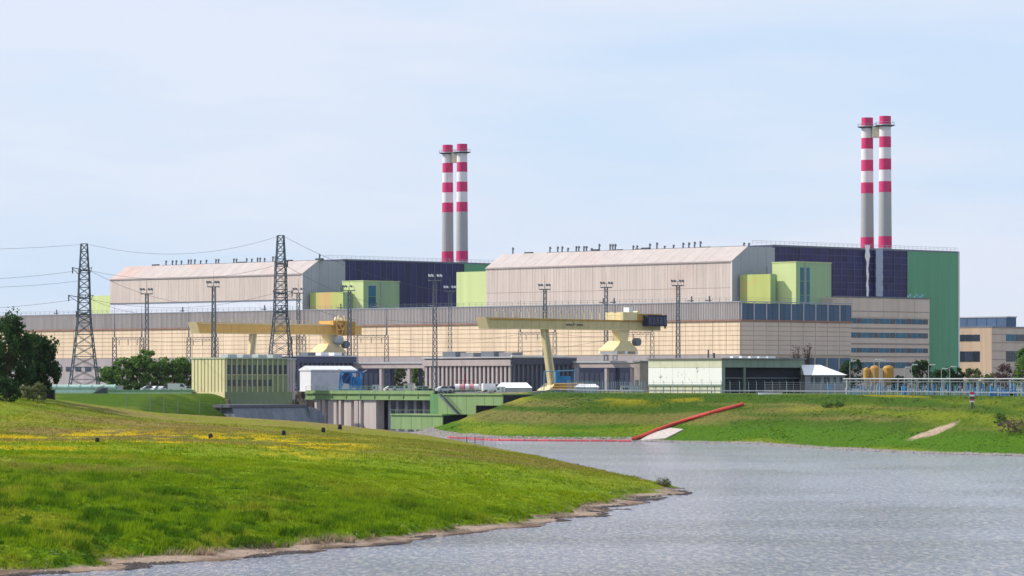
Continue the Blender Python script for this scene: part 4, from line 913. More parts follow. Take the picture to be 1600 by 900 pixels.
# substation portals
def portal(pxa, pxb, Y, yb, label):
    p = W(pxa, Y); t = thing('line_portal', label, 'line portal', p, 0, 'lattice line portals in front of the long hall'); dx = W(pxb, Y).x - p.x; zb = zat(yb, Y) - GZ
    for i, x in enumerate((0, dx)):
        c = link('lattice_column', None, t, (x, 0, 0)); c.empty_display_size = 1
        lv = [(zb*k/9, 0.75 - 0.25*k/9) for k in range(10)]
        cs = [(-1,-1),(1,-1),(1,1),(-1,1)]; mb = MB()
        for (z0, w0), (z1, w1) in zip(lv[:-1], lv[1:]):
            for k in range(4):
                a, b = cs[k], cs[(k+1) % 4]; mb.tube((a[0]*w0, a[1]*w0, z0), (a[0]*w1, a[1]*w1, z1), 0.11, 4).tube((a[0]*w0, a[1]*w0, z0), (b[0]*w1, b[1]*w1, z1), 0.06, 4).tube((b[0]*w0, b[1]*w0, z0), (a[0]*w1, a[1]*w1, z1), 0.05, 4)
        bpy.data.objects.remove(c)
        mb.build('lattice_column', STEEL, t, (x, 0, 0))
        MB().tube((x, 0, zb), (x, 0, zb + 4), 0.28, 5, 0.12).tube((x, 0, zb + 4), (x, 0, zb + 9.5), 0.09, 4, 0.04).build('spike', STEEL, t)
    mb = MB(); n = 8
    for s_ in (-.4, .4):
        for z_ in (-.35, .35): mb.tube((0, s_, zb + z_ - .4), (dx, s_, zb + z_ - .4), 0.07, 4)
    for i in range(n): mb.tube((dx*i/n, -.4, zb - .75), (dx*(i+.5)/n, -.4, zb - .05), 0.05, 4).tube((dx*(i+.5)/n, -.4, zb - .05), (dx*(i+1)/n, -.4, zb - .75), 0.05, 4)
    mb.build('crossbeam', STEEL, t)
    for i in range(3): MB().tube((dx*(i+.5)/3, 0, zb - .8), (dx*(i+.5)/3, 0, zb - 2.3), 0.10, 5).build('insulator', MATS['insulator'], t)
for a in ((179, 221.5, 1130, 527, 'leftmost lattice line portal above the bushes'), (295, 338, 1120, 527, 'line portal under the left end of the ochre girder'),
          (453, 475, 1140, 526, 'narrow line portal beside the right lattice pylon'), (556, 604, 1130, 524, 'line portal right of the ochre crane trolley'),
          (813, 867, 1140, 519, 'line portal behind the yellow crane leg'), (961, 1019, 1140, 519, 'line portal under the right end of the yellow girder')): portal(*a)
# overhead wires
WIRE = mat('wire', (0.10, 0.11, 0.13))
def wire(a, b, sag, label, r=0.045):
    A = W(a[0], a[2], zat(a[1], a[2])); B = W(b[0], b[2], zat(b[1], b[2])); n = 26
    pts = [A.lerp(B, i/n) + Vector((0, 0, -4*sag*(i/n)*(1 - i/n))) for i in range(n+1)]
    tag(MB().path(pts, r, 4).build('power_cable', WIRE), label, 'cable', 'overhead power cables')
for a in (((-200, 437, 700), (121, 423, 995), 1.0, 'upper left power cable ending at the left pylon'), ((-200, 446, 700), (122, 439, 995), 1.0, 'second power cable ending at the left pylon from the left edge'),
          ((-200, 484, 700), (115, 468, 995), 1.0, 'lowest power cable ending at the left pylon from the left edge'), ((-200, 389, 700), (128, 382, 995), 0.6, 'earth wire from left edge to the top of the left pylon'),
          ((141, 423, 995), (295, 474, 1120), 1.5, 'cable sloping from left pylon down to portal at ochre girder'), ((141, 423, 995), (433, 414, 1000), 3.0, 'cable strung between both pylons at upper arms'),
          ((143, 468, 995), (433, 457, 1000), 3.0, 'cable strung between both pylons at lower arms'), ((143, 468, 995), (221, 490, 1130), 0.6, 'cable from left pylon to leftmost portal'),
          ((140, 382, 995), (435, 369, 1000), 3.5, 'earth wire between the tops of both pylons'), ((445, 414, 1000), (604, 478, 1130), 1.5, 'cable from right pylon to portal beside the trolley'),
          ((445, 370, 1000), (703, 455, 1100), 2.5, 'earth wire falling from right pylon top to the mast'), ((446, 460, 1000), (556, 500, 1130), 1.0, 'lower cable from right pylon to portal'),
          ((604, 500, 1130), (813, 495, 1140), 1.2, 'cable between middle portals in front of grey parapet'), ((604, 527, 1130), (813, 522, 1140), 1.6, 'low cable between middle portals over beige wall'),
          ((867, 521, 1140), (1019, 519, 1140), 1.2, 'cable under the yellow girder between portals'), ((221, 530, 1130), (338, 530, 1120), 1.0, 'low cable between two left portals'),
          ((604, 545, 1130), (961, 528, 1140), 3.0, 'long low cable across beige wall behind yellow crane')): wire(*a)

# ------------------------------------------------------------------ yard clutter
def tent(px, Y, wpx, hpx, label, rz=0, eave=0.5, dark=False, depth=5):
    p = W(px, Y); wd = wpx*Y/F; h = hpx*Y/F; t = thing('marquee_tent', label, 'tent', p, rz)
    e = h * eave
    MB().box(0, wd, 0, depth, 0, e).build('side_wall', mat('tent_grey', (0.52,0.54,0.60)) if dark else STEELL, t)
    rf = MB(); a = wd*.14; rf.v = [(-.15,-.2,e),(wd+.15,-.2,e),(wd+.15,depth+.2,e),(-.15,depth+.2,e),(a,depth*.62,h),(wd-a,depth*.62,h)]
    rf.f = [(0,1,5,4),(1,2,5),(2,3,4,5),(3,0,4),(3,2,1,0)]; rf.build('roof', TARP, t)
    return t
p = W(486, 1010); t = thing('gabled_tent', 'large white gabled tent at the left end of the weir deck', 'tent', p, ROT)
a0 = along(p, UU, 469); a1 = along(p, VV, 556); e = zat(579, 1010) - GZ; hh = zat(571.5, 1010) - GZ
MB().box(0, a1, 0, a0, 0, e).build('side_wall', mat('tent_lilac', (0.55,0.56,0.62)), t)
MB().box(-0.1, 0, 0, a0, -2, e + 0.3).build('end_wall', TARP, t)
MB().prism([(-0.3, e), (a0 + .2, e), (a0 + .2, e + .3), (a0*.5, hh), (-0.3, e + .25)], 'x', -0.3, a1 + .3).build('roof', TARP, t)
tent(775, 955, 56, 15, 'low white tent with pointed ends left of the yellow crane foot', 0, 0.45)
tent(899, 940, 37, 13, 'small white hipped tent behind the fence right of the crane foot', 0, 0.62)
def car(px, Y, paint, label, rz, van=False, z=GZ):
    p = W(px, Y, z); t = thing('parked_van' if van else 'parked_car', label, 'van' if van else 'car', p, rz, 'vehicles parked in the plant yard'); Lc = 4.4
    if van: bp = [(0,.35),(4.9,.35),(4.9,1.0),(4.5,1.2),(3.9,2.1),(0.1,2.15),(0,1.9)]; cab = [(3.2,1.3),(4.35,1.25),(3.85,1.98),(3.2,1.98)]
    else: bp = [(0,.3),(4.4,.3),(4.4,.8),(3.3,.95),(2.7,1.42),(1.2,1.45),(0.35,.95),(0,.9)]; cab = [(0.65,.95),(3.15,.95),(2.62,1.36),(1.25,1.38)]
    MB().prism(bp, 'y', 0.06, 1.74).build('body', paint, t)
    MB().prism(cab, 'y', 0.0, 1.8).build('side_window', GLASSD, t)
    for x in (0.8, 3.5):
        for y in (0.0, 1.55): MB().tube((x, y, .33), (x, y + .25, .33), .33, 10).build('wheel', TYRE, t)
for a in ((222, 985, CARS, 'silver car at the left end of the row behind green deck', R(20)), (240, 985, CARW, 'white car second from left behind green deck', R(55)), (252, 985, CARS, 'silver car between two white cars behind green deck', R(60)),
          (262, 985, CARW, 'white van shaped vehicle in the row left of the cream building', R(0), True), (277, 990, CARB, 'dark car near the cream building', R(50)), (286, 985, CARW, 'white car nearest to the cream building', R(40)),
          (601, 1003, CARW, 'white car on the weir deck by the first frame column', R(12)), (612, 1000, CARS, 'silver car on the weir deck beneath the willow', R(5)), (650, 1000, CARB, 'dark car on the weir deck left of tallest mast', R(8)),
          (685, 975, CARS, 'silver car just right of tallest mast', R(30)), (697, 978, CARB, 'dark car left of the red striped tank', R(20)), (755, 960, CARW, 'white van beside the low white tent', R(15), True)): car(*a)
def cabin(px, Y, wpx, hpx, m, label, rz=0, z=GZ):
    p = W(px, Y, z); wd = wpx*Y/F; h = hpx*Y/F; t = thing('site_cabin', label, 'container', p, rz)
    MB().box(0, wd, 0, 2.4, 0.15, h).build('body', m, t); MB().box(-0.08, wd + .08, -0.08, 2.48, h, h + 0.12).build('roof', STEELL, t)
    MB().box(wd*.12, wd*.4, -0.05, 0, h*.4, h*.8).build('window', GLASSD, t); MB().box(wd*.6, wd*.85, -0.05, 0, 0.2, h*.85).build('door', STEELL, t)
cabin(582, 1000, 11, 10, CARW, 'small white cabin on the weir deck right of the blue machine'); cabin(631, 1000, 15, 12, CREAMB, 'cream site cabin on the weir deck before the right frame column')
cabin(176, 990, 15, 9, STEELL, 'grey cabin behind the green deck near the left pylon'); cabin(970, 930, 30, 10, CARS, 'long pale cabin behind the fence left of the white shed'); cabin(775, 950, 14, 8, CARW, 'small white cabin before the low white tent')
# striped tank
t = thing('striped_tank', 'white tank with pink stripes and a red post on the weir deck', 'tank', W(711, 975), 0)
for i in range(5): MB().tube((i*1.2, 1, 1.15), (i*1.2 + 1.15, 1, 1.15), 0.85, 14).build('tank_ring', WHITE if i % 2 == 0 else mat('pink_paint', (0.62,0.30,0.32)), t)
MB().box(0.3, 5.6, 0.4, 1.6, 0, 0.4).build('cradle', STEEL, t); MB().tube((2.4, -0.6, 0), (2.4, -0.6, 4.6), 0.13, 6).tube((0, -0.6, 2.8), (5, -.6, 2.8), 0.07, 5).build('red_post', mat('dark_red', (0.30,0.03,0.05)), t)
# blue rake machine
t = thing('rake_machine', 'blue trash rake machine on the weir deck at the tent end', 'machine', W(532, 998), R(10))
fr = MB()
for x in (0, 2.6, 5.4): fr.tube((x, 0, 0), (x + .3, 0, 5.0), 0.2, 5).tube((x, 2.4, 0), (x + .3, 2.4, 5.0), 0.2, 5).tube((x+.3, 0, 5), (x + .3, 2.4, 5), 0.18, 5)
fr.tube((0.3, 0, 5), (5.7, 0, 5), 0.22, 5).tube((0, 0, 1), (2.8, 0, 5), 0.12, 5).tube((2.6, 0, 5), (5.5, 0, 1), 0.12, 5).build('frame', BLUEM, t)
MB().prism([(0.8, 2.2), (2.4, 2.0), (2.6, 4.6), (1.4, 5.2), (.6, 4.0)], 'y', 0.3, 2.0).build('drum_housing', mat('navy_machine', (0.03,0.06,0.16)), t)
MB().box(3.2, 5.2, 0.2, 2.2, 1.0, 3.8).build('cab', BLUEM, t); MB().box(-0.6, 6.4, -0.3, 2.7, 0, 0.6).build('chassis', BLUEP, t); MB().tube((5.4, .6, 4.8), (7.0, .6, 5.6), 0.16, 5).tube((1.5, .6, 5), (-.4, .6, 5.8), .12, 5).build('arm', STEELL, t)
t = thing('digger_blue', 'blue machine standing before the dark shed right of the crane leg', 'machine', W(868, 985), R(5)); t.name = 'blue_hoist'
MB().box(0, 1.1, 0, 2, 0, 5.3).box(1.1, 4.0, 0.2, 1.8, 0.4, 4.0).build('body', BLUEM, t); MB().tube((0.5, 0, 5.3), (5, 0, 5.5), .14, 5).tube((4.8,0,0),(4.9,0,5.5),.14,5).tube((-3,0,0),(-2.9,0,5.2),.12,5).tube((-2.9,0,5.2),(.5,0,5.3),.12,5).build('frame', BLUEP, t)
t = thing('orange_pipes', 'rusty orange pipe bundle behind the fence right of the crane foot', 'pipes', W(862, 960), 0); t.name = 'pipe_bundle'
for i in range(5): MB().tube((i*.3, 0.5 + i*.3, 0.6 + (i % 3)*.65), (9 - i*.5, 0.5 + i*.3, 0.6 + (i % 3)*.65), 0.33, 10).build('pipe', ORANGE if i % 2 else BRASS, t)
# silos
for px, wpx, yt, lab in ((1388, 17, 571, 'rightmost and largest orange silo behind the pipe rack'), (1367, 15, 571, 'orange silo left of the largest one'), (1354, 10, 574, 'leftmost and darkest small silo')):
    p = W(px, 985); r = wpx/2*985/F; H = zat(yt, 985) - GZ; t = thing('silo', lab, 'silo', p, 0, 'orange silos behind the pipe rack')
    m_ = ORANGE if px > 1360 else BRASS
    MB().lathe([(r*.3, 1.6), (r, 3.4), (r, H - .7)], n=20).build('body', m_, t, smooth=False); MB().lathe([(r, H - .7), (r*.75, H - .2), (r*.2, H)], n=20).build('roof', m_, t)
    for a in range(3): MB().tube((r*.8*math.cos(a*2.1), r*.8*math.sin(a*2.1), 0), (r*.8*math.cos(a*2.1), r*.8*math.sin(a*2.1), 3.2), 0.12, 5).build('leg', STEEL, t)
# crest line of the dyke
crest = [on_ground(px, 0, 640, 930) for px in (0,)]
def crest_pt(px):
    Y = np.arange(640, 935, 0.5); X = (px - 800)*Y/F; d = dline(X, Y, RS); ins = inside(X, Y, POLY)
    k = np.where((~ins) & (d > 36) & (d < dline(X, Y, LS)))[0]; i = k[0] if len(k) else len(Y)-1
    return Vector((X[i], Y[i], hz(X[i], Y[i])))
CR = [crest_pt(px) for px in np.linspace(832, 1720, 90)]
def resample(P, step):
    out = [P[0].copy()]; acc = 0
    for a, b in zip(P[:-1], P[1:]):
        d = (b - a).length
        while acc + d >= step and d > 1e-6:
            f = (step - acc) / d; a = a.lerp(b, f); out.append(a.copy()); d = (b - a).length; acc = 0
        acc += d
    return out
back = lambda p, k: p + Vector((0.35, 1, 0)).normalized() * k
# dyke road + guard rail
rd = MB(); prev = None
for p in CR:
    a, b = back(p, 0.5), back(p, 5.5); i = len(rd.v); rd.v += [(a.x, a.y, GZ + 0.012), (b.x, b.y, GZ + 0.012)]
    if prev is not None: rd.f.append((prev, i, i + 1, prev + 1))
    prev = i
rd.build('dyke_road', ASPH, kind='structure')
t = thing('guard_rail', 'long grey guard rail edging the dyke road above the far bank', 'guard rail', back(CR[0], 0.3))
gp = resample([back(p, 0.3) for p in CR], 4.0); o0 = t.location
for a, b in zip(gp[:-1], gp[1:]):
    MB().tube(a - o0 + Vector((0,0,.72)), b - o0 + Vector((0,0,.72)), 0.15, 4).build('rail', mat('rail_grey', (0.20,0.22,0.27)), t)
pmesh = MB().box(-.07, .07, -.07, .07, 0, .8).mesh('rail_post', MATS['rail_grey'])
for a in gp: link('rail_post', pmesh, t, a - o0)
t = thing('chain_link_fence', 'tall fence with pale posts running behind the dyke road', 'fence', back(CR[0], 7)); o0 = t.location.copy()
fp = resample([back(p, 7) for p in CR], 2.3)
pmesh = MB().tube((0, 0, 0), (0, 0, 2.6), 0.055, 5).tube((0, 0, 2.6), (-.2, -.1, 2.95), 0.05, 4).mesh('fence_post', mat('fence_blue_grey', (0.20,0.30,0.37), rnd=0.5))
for a in fp: link('fence_post', pmesh, t, a - o0)
for h_ in (0.1, 0.5, 0.9, 1.3, 1.7, 2.1, 2.5):
    MB().path([a - o0 + Vector((0,0,h_)) for a in fp], 0.016, 3).build('fence_wire', STEEL, t)
# pipe rack
t = thing('pipe_rack', 'long white post pipe rack with blue risers along the right of the dyke', 'pipe rack', W(1322, 812)); o0 = t.location.copy()
def rackp(px): Y = 812 - (px - 1322)*0.28; return W(px, Y)
for px in (1323,1354,1378,1403,1420,1433,1456,1474,1508,1528,1555,1578,1612):
    a = rackp(px) - o0; MB().box(a.x-.16, a.x+.16, a.y-.16, a.y+.16, 0, 3.1).build('rack_post', STEELL if px % 3 else WHITE, t)
for dy, h_, r_, m_ in ((0, 3.3, .11, STEELL), (.5, 2.75, .08, STEEL), (.9, 3.35, .10, STEEL)):
    a = rackp(1318) - o0; b = rackp(1640) - o0; MB().tube((a.x, a.y + dy, h_), (b.x, b.y + dy, h_), r_, 8).build('pipe', m_, t)
for k in range(80):
    px = 1324 + k*3.5 + random.uniform(-2, 2); a = rackp(px) - o0; h_ = random.uniform(1.2, 2.5)
    MB().tube((a.x, a.y - random.uniform(.3, 1.2), 0), (a.x, a.y - .6, h_), random.choice((.07, .1, .16)), 6).build('riser_pipe', random.choice((BLUEP, BLUEP, STEEL, BLUEM, BLUEM)), t)
for px, wpx, hpx, lab in ((1546, 12, 16, 'bright blue pump skid left of the two at right edge'), (1562, 24, 10, 'wide low blue pump skid beneath the pipe rack'), (1578, 11, 20, 'tall blue valve stand at the right end of pipe rack')):
    p = W(px, 735); wd = wpx*735/F; h = hpx*735/F; t = thing('pump_skid', lab, 'pump', p, 0, 'blue pump skids')
    MB().box(0, wd, 0, 1.2, 0, h*.4).build('base', BLUEM, t); MB().tube((wd*.3, .6, h*.4), (wd*.3, .6, h), wd*.16, 10).build('motor', BLUEM, t); MB().tube((wd*.2, .6, h*.6), (wd*.95, .6, h*.6), .16, 8).tube((wd*.85, .6, 0), (wd*.85, .6, h*.9), .14, 8).build('pipe', BLUEP, t)
# lamps
for i, (px, yt, Y, lab) in enumerate(((1328, 565, 900, 'lamp post standing left of the silos'), (1366, 563, 905, 'lamp post with broad white head left above the silos'), (1374, 564, 900, 'lamp post with broad white head in front of the silos'),
      (1413, 575, 890, 'short lamp post right of the silos'), (1424, 571, 895, 'lamp post before the lower office windows'), (1451, 571, 885, 'lamp post at the foot of the green tower left side'), (1471, 577, 880, 'lamp post before the green tower'), (1484, 574, 885, 'lamp post at the right edge of the green tower'), (1536, 583, 870, 'lamp post beneath the lit corner of the office'))):
    p = W(px, Y); H = zat(yt, Y) - GZ; t = thing('street_lamp', lab, 'street lamp', p, 0, 'lamp posts behind the pipe rack')
    MB().tube((0, 0, 0), (0, 0, H), 0.10, 6, 0.06).build('pole', STEELL, t); MB().tube((0, 0, H), (0.9, 0, H + .15), .05, 5).build('arm', STEELL, t); MB().box(0.3, 1.5, -.25, .25, H + .08, H + .3).build('lamp_head', WHITE, t)
# beacon sign on the bank
g_ = on_ground(1519, 640, 640, 760); t = thing('river_marker', 'red and white striped river marker with person sized frame on the bank', 'river marker', g_); t['label'] = 'red and white striped river marker on a dark pole in the far bank'
sc = g_.y / F
MB().tube((0,0,0), (0,0,27*sc), .12, 6).build('pole', DARK, t)
for y0, y1, m_ in ((23, 27, RED), (20, 23, WHITE), (16, 20, DARK), (13.5, 16, RED), (11, 13.5, WHITE)): MB().box(-3.6*sc, 3.6*sc, -.12, .12, y0*sc, y1*sc - .02).build('board', m_, t)
MB().tube((-.6,0,0), (0,0,12*sc), .07, 5).tube((.6,0,0), (0,0,12*sc), .07, 5).build('brace', DARK, t)
# red boom and hose
A = on_ground(985, 690, 700, 850); 
def slope_pt(px, py): return on_ground(px, py, 700, 930)
hose = [slope_pt(px, py) + Vector((0, 0, 0.35)) for px, py in ((986, 689.5), (1004, 684), (1025, 675), (1050, 666), (1075, 658), (1100, 651), (1125, 644), (1148, 638), (1170, 632))]
t = thing('red_hose', 'thick red hose climbing the far bank from the waterline', 'hose', hose[0]); o0 = hose[0]
hp = resample(hose, 2.6)
for a, b in zip(hp[:-1], hp[1:]):
    d = (b - a).normalized(); MB().tube(a - o0, b - o0 - d*.12, random.uniform(.36, .46), 8).build('hose_section', REDP, t); MB().tube(a - o0 - d*.1, a - o0 + d*.08, 0.33, 8).build('coupling', mat('pink_cuff', (0.60,0.30,0.28)), t)
bo = [Vector((x, y, WZ + .12)) for x, y in ((24.6, 795.0), (10, 800), (-4, 808), (-9, 828), (-15, 850))]; bp_ = resample(bo, 3.0)
t = thing('floating_boom', 'thin red floating boom lying on the water along the stones', 'boom', bo[0]); o0 = bo[0]
for a, b in zip(bp_[:-1], bp_[1:]): d = (b-a).normalized(); MB().tube(a - o0, b - o0 - d*.3, 0.24, 8).build('float', mat('boom_red', (0.55,0.08,0.10), rnd=.15), t)
t = thing('concrete_patch', 'pale concrete patch on the bank below the red hose', 'concrete slab', slope_pt(1040, 680)); o0 = t.location.copy()
quadp = [slope_pt(px, py) for px, py in ((1000, 689), (1040, 686), (1068, 672), (1048, 670), (1018, 678))]
mb = MB(); mb.v = [tuple(q - o0 + Vector((0,0,.18))) for q in quadp] + [tuple(q - o0 + Vector((0,0,-.6))) for q in quadp]; mb.f = [(0,1,2,3,4), (9,8,7,6,5)] + [(i, i+5, (i+1) % 5 + 5, (i+1) % 5) for i in range(5)]
mb.build('slab', mat('pale_patch', (0.50,0.44,0.40), var=.25, scale=1.5), t)
# outfall with stair
g_ = crest_pt(1196) + Vector((0,-1.2,0)); t = thing('outfall_slab', 'white slab with short stair on the dyke edge', 'slab', g_)
MB().box(-1.6, 3.6, -.4, .6, -.4, .35).build('slab', WHITE, t)
for i in range(7): MB().box(-1.4 - i*.38, -.8 - i*.38, -1.0 - i*.6, -.4 - i*.6, -.45 - i*.17, -.05 - i*.17).build('step', STEELL, t)
# markers and posts on the near field
for px, py, lab in ((152, 692, 'leftmost dark marker stone in the field'), (329, 685, 'dark marker stone among yellow flowers left of centre'), (443, 680, 'dark marker stone at right of the flower strip'), (505, 676, 'dark marker stone near the field edge'), (531, 671, 'farthest dark marker stone on the crest')):
    g_ = on_ground(px, py, 300, 800); s = 0.23 * g_.y / 420
    t = tag(MB().lathe([(s*1.0, -0.4), (s*1.05, s*1.1), (s*.9, s*2.1), (s*.5, s*2.4)], n=9).build('marker_stone', BLACKB, None, g_), lab, 'marker stone', 'dark marker stones in the field')
fpts = [on_ground(px, 646, 700, 935) for px in (198, 235, 256, 278, 312, 345, 378)]
t = thing('wire_fence', 'thin wire fence in the hollow left of the quay', 'fence', fpts[0])
for q in fpts: MB().tube(q - fpts[0], q - fpts[0] + Vector((0,0,3.0)), .07, 5).build('fence_post', STEEL, t)
for h_ in (.6, 1.2, 1.8, 2.4): MB().path([q - fpts[0] + Vector((0,0,h_)) for q in fpts], .02, 3).build('fence_wire', STEEL, t)
# net screen at the crest near the water
fpts = [W(px, 745, 0) for px in (704, 716, 729, 742, 755)]
t = thing('net_screen', 'dark net fence standing on the near crest over the boom', 'fence', Vector((fpts[0].x, 745, -13.3)))
zt2 = zat(682, 745) + 13.3
for q in fpts: MB().tube((q.x - fpts[0].x, 0, 0), (q.x - fpts[0].x, 0, zt2), .07, 5).build('fence_post', STEEL, t)
mb = MB()
for i in range(30): x = (fpts[-1].x - fpts[0].x)*i/21; mb.tube((x, 0, 0.3), (x, 0, zt2 - .05), .035, 3)
for k in range(6): mb.tube((0, 0, .3 + k*zt2/6.3), (fpts[-1].x - fpts[0].x, 0, .3 + k*zt2/6.3), .035, 3)
mb.build('netting', STEEL, t)
# black hut under the tree
g_ = on_ground(74, 623, 400, 760); sc = g_.y/F; t = thing('black_hut', 'small black hut with a pale plate under the dark tree', 'hut', g_)
MB().box(-11*sc, 10*sc, 0, 2.2, -.5, 13*sc).build('body', BLACKB, t); MB().box(-9*sc, -1*sc, -.06, 0, 5*sc, 10*sc).build('plate', STEELL, t); MB().box(-11.5*sc, 10.5*sc, -.2, 2.4, 13*sc, 13.6*sc).build('roof', DARK, t)
# dark earth mover pile by the pylon
t = thing('dark_wagon', 'dark sloping wedge shaped hopper on the green deck right of the left pylon', 'hopper', W(140, 958)); t.name = 'hopper'
MB().prism([(0, -.6), (4.3, -.6), (4.3, 1.1), (3.4, 1.0)], 'y', 0, 2.2).build('body', DARK, t); MB().prism([(1.2, .15), (3.3, 1.0), (3.3, 1.5), (2.2, 1.3)], 'y', 0.3, 1.8).build('cover', STONE, t)

# ------------------------------------------------------------------ trees
LEAFM = {}
def leaf_mat(name, c, c2):
    if name in LEAFM: return LEAFM[name]
    m = bpy.data.materials.new(name); m.use_nodes = True; t = m.node_tree; n = t.nodes; l = t.links; b = n['Principled BSDF']; b.inputs['Roughness'].default_value = .6; b.inputs['Specular IOR Level'].default_value = .2
    g = n.new('ShaderNodeNewGeometry'); q = n.new('ShaderNodeTexNoise'); q.inputs['Scale'].default_value = .9; q.inputs['Detail'].default_value = 4; l.new(g.outputs['Position'], q.inputs['Vector'])
    r = n.new('ShaderNodeMapRange'); r.inputs[1].default_value = .35; r.inputs[2].default_value = .65; l.new(q.outputs['Fac'], r.inputs[0])
    x = n.new('ShaderNodeMix'); x.data_type = 'RGBA'; x.inputs['A'].default_value = (*c, 1); x.inputs['B'].default_value = (*c2, 1); l.new(r.outputs[0], x.inputs['Factor']); l.new(x.outputs['Result'], b.inputs['Base Color'])
    tr = n.new('ShaderNodeBsdfTranslucent'); ms = n.new('ShaderNodeMixShader'); ms.inputs[0].default_value = .4; l.new(x.outputs['Result'], tr.inputs['Color']); l.new(b.outputs[0], ms.inputs[1]); l.new(tr.outputs[0], ms.inputs[2]); l.new(ms.outputs[0], n['Material Output'].inputs[0])
    LEAFM[name] = m; return m
LD = leaf_mat('dark_leaves', (0.014, 0.046, 0.012), (0.04, 0.095, 0.018)); LG = leaf_mat('fresh_leaves', (0.08, 0.18, 0.03), (0.17, 0.28, 0.05)); LO = leaf_mat('olive_leaves', (0.10, 0.13, 0.05), (0.16, 0.18, 0.07)); LP = leaf_mat('purple_twigs', (0.10, 0.06, 0.07), (0.16, 0.09, 0.09))
def tree(p, H, Wd, lm, label, n=3000, leaf=0.22, seed=1, cat='tree', name='broadleaf_tree', group=None, spiky=0.0, low=0.12):
    r = np.random.default_rng(seed); t = thing(name, label, cat, p, 0, group)
    mb = MB(); mb.tube((0,0,-.3), (0,0,H*.45), H*.022 + .04, 7, H*.014 + .02)
    nc = 46; cen = []
    for i in range(nc):
        a = r.uniform(0, 6.283); zz = H * (low + (0.93 - low) * r.random()**0.8); f = (zz/H - low)/(1 - low); rad = Wd/2 * math.sqrt(max(0.05, 1 - (abs(f - .38)/.64)**2)) * r.uniform(.35, .92)
        c = np.array([math.cos(a)*rad, math.sin(a)*rad, zz]); cen.append(c)
        mb.tube((0, 0, min(H*.45, zz*.6)), tuple(c), H*.008 + .02, 4, .02)
    mb.build('trunk', BARK, t)
    cen = np.array(cen); k = r.integers(0, nc, n); d = r.normal(0, 1, (n, 3)); d /= np.linalg.norm(d, axis=1)[:, None]
    rr = (Wd*.10 + H*.035) * r.uniform(.5, 1.35, nc)[k] * r.random(n)**.55
    P = cen[k] + d * rr[:, None] * np.array([1, 1, .8 + spiky]); P[:, 2] = np.maximum(P[:, 2], H*low*.5)
    a = r.normal(0, 1, (n, 3)); a /= np.linalg.norm(a, axis=1)[:, None]; b = np.cross(a, r.normal(0, 1, (n, 3))); b /= np.linalg.norm(b, axis=1)[:, None]
    s = leaf * r.uniform(.6, 1.5, n)[:, None]
    V = np.stack([P - a*s, P + b*s*.6, P + a*s, P - b*s*.6], 1)
    link('crown', arr_mesh('crown', V, 4, lm), t)
    return t
def tr(px, Y, yt, wpx, lm, label, **k):
    x = (px - 800)*Y/F; z = hz(x, Y); H = (HOR - yt)*Y/F - z; tree(Vector((x, Y, z)), H, wpx*Y/F, lm, label, **k)
gk = dict(n=6500, leaf=.24, group='dark trees at the left edge')
tr(12, 640, 492, 78, LD, 'tallest dark tree at the left edge of the field', seed=11, spiky=.9, **gk)
tr(44, 655, 524, 66, LD, 'middle dark tree of the clump at left', seed=12, spiky=.7, **gk)
tr(70, 650, 529, 46, LD, 'rightmost dark tree of the clump above the black hut', seed=13, spiky=.7, **gk)
tr(-30, 650, 500, 80, LD, 'dark tree cut off by the left picture edge', seed=14, spiky=.7, **gk)
tr(10, 620, 590, 50, LD, 'low dark shrub at the foot of the tallest dark tree', seed=15, n=2600, leaf=.2, cat='shrub', name='shrub', low=.02)
tr(52, 632, 599, 48, LO, 'low olive shrub left of the black hut', seed=16, n=1600, leaf=.18, cat='shrub', name='shrub', low=.02)
g2k = dict(n=3200, leaf=.30, group='round green trees left of the cream building', low=.03)
for i, (px, yt, w_, lab) in enumerate(((170, 571, 38, 'leftmost low round green bush beside the pylon'), (192, 559, 44, 'green tree second from the pylon'), (214, 552, 40, 'green tree left of the slim mast'), (227, 544, 42, 'tallest green tree behind the slim mast'), (250, 556, 44, 'green tree right of the slim mast'), (272, 557, 40, 'green tree near the cream building'), (292, 558, 34, 'green tree touching the cream building wall'))):
    tr(px, 1015, yt, w_, LG, lab, seed=20+i, **g2k)
tr(618, 1150, 571, 34, LO, 'pale olive willow seen through the rail frame', seed=31, n=2600, leaf=.3, low=.05)
tr(652, 1150, 573, 28, LG, 'green tree seen at the right end of the rail frame', seed=32, n=2200, leaf=.3, low=.05)
for i, (px, Y, yt, w_, lm, lab, nn_) in enumerate(((1330, 1000, 560, 40, LD, 'dark bushy tree behind the leftmost silo', 2600), (1440, 960, 562, 44, LD, 'dark tree at the foot of the green tower', 2400), (1468, 950, 577, 34, LD, 'low dark tree before the green tower', 1800), (1492, 940, 572, 30, LD, 'dark round tree at the tower corner', 2000),
        (1516, 940, 575, 42, LO, 'olive tree below the lit office wall', 2600), (1545, 935, 582, 30, LO, 'small olive tree beside the office corner', 1500), (1572, 930, 566, 44, LP, 'purple brown tree before the shaded office wall', 1400), (1604, 920, 535, 40, LG, 'bright green tree cut by the right picture edge', 3600), (1405, 985, 586, 34, LD, 'low bush right of the largest silo', 1400))):
    tr(px, Y, yt, w_, lm, lab, seed=40+i, n=nn_, leaf=.26, low=.04)
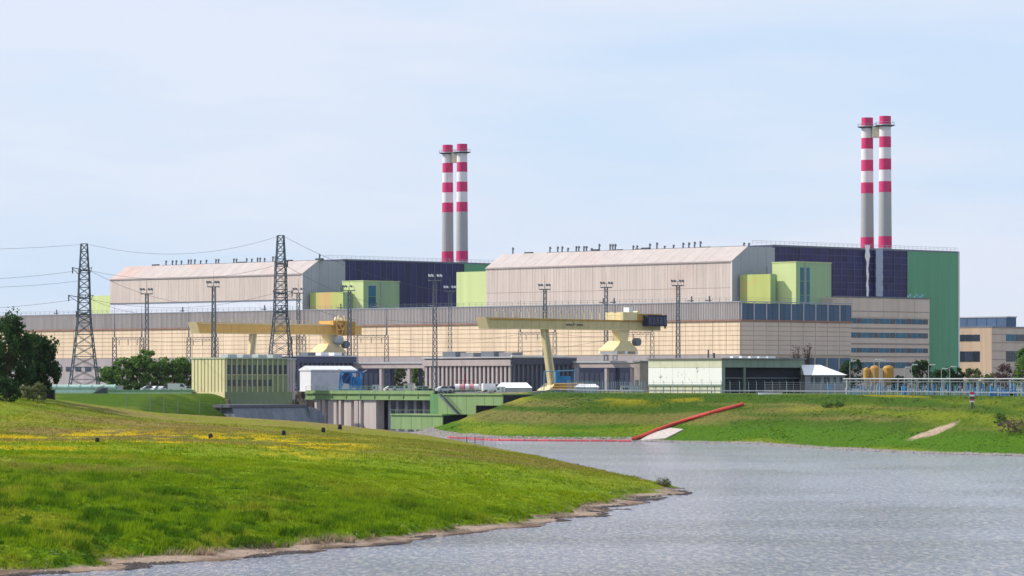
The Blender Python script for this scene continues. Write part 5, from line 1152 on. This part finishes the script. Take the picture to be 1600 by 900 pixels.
for i, (px, Y, yt, lab) in enumerate(((1243, 1010, 535, 'bare thin tree left before the shaded hall end'), (1262, 1010, 532, 'bare thin tree right before the shaded hall end'))):
    tr(px, Y, yt, 20, LP, lab, seed=60+i, n=220, leaf=.16, low=.45, name='bare_tree')
for i, (px, py, hh_, ww_, lm, lab) in enumerate(((1586, 676, 2.4, 6.5, LP, 'brown scrub on the far bank at the right edge'), (1562, 664, 2.2, 3.0, LG, 'small green bush on the far bank above the brown scrub'), (1292, 636, 1.0, 3.6, LG, 'low green bush on the far bank below the gate house'), (1310, 635, .8, 2.4, LG, 'smaller low bush right beside the other bank bush'))):
    g_ = on_ground(px, py, 640, 900); tree(g_, hh_, ww_, lm, lab, n=700, leaf=.14, seed=70+i, cat='bush', name='bush', low=.0)
g_ = on_ground(1036, 760, 400, 470); tree(g_, .9, 2.4, LO, 'dry grass bush at the tip of the near bank', n=500, leaf=.08, seed=77, cat='bush', name='bush', low=0)
# far wood on the horizon
def far_wood(name, x0, x1, Y, h, n, label):
    X = rng.uniform(x0, x1, n); Hh = h * (0.7 + 0.6*fbm(X*0.02, X*0, 3)); Z = GZ + Hh * rng.random(n)**.7; P = np.column_stack([X, Y + rng.uniform(-25, 25, n), Z])
    a = rng.normal(0, 1, (n, 3)); b = rng.normal(0, 1, (n, 3)); s = 1.6
    V = np.stack([P, P + a*s, P + b*s], 1); o = link(name, arr_mesh(name, V, 3, LG), kind='stuff'); o['label'] = label; o['category'] = 'wood'
far_wood('far_wood', 330, 900, 2300, 16, 9000, 'far line of green trees on the horizon at the right')
far_wood('far_wood', -1100, -230, 2300, 16, 9000, 'far line of green trees on the horizon at the left')

# ------------------------------------------------------------------ thin air haze
hm = bpy.data.materials.new('haze_air'); hm.use_nodes = True; n = hm.node_tree.nodes; n.remove(n['Principled BSDF'])
pv = n.new('ShaderNodeVolumePrincipled'); pv.inputs['Color'].default_value = (0.80, 0.88, 1.0, 1); pv.inputs['Density'].default_value = 0.000016; pv.inputs['Anisotropy'].default_value = 0.2
hm.node_tree.links.new(pv.outputs[0], n['Material Output'].inputs['Volume'])
MB().box(-9500, 9500, -800, 14500, -18, 112).build('haze', hm, kind='stuff')
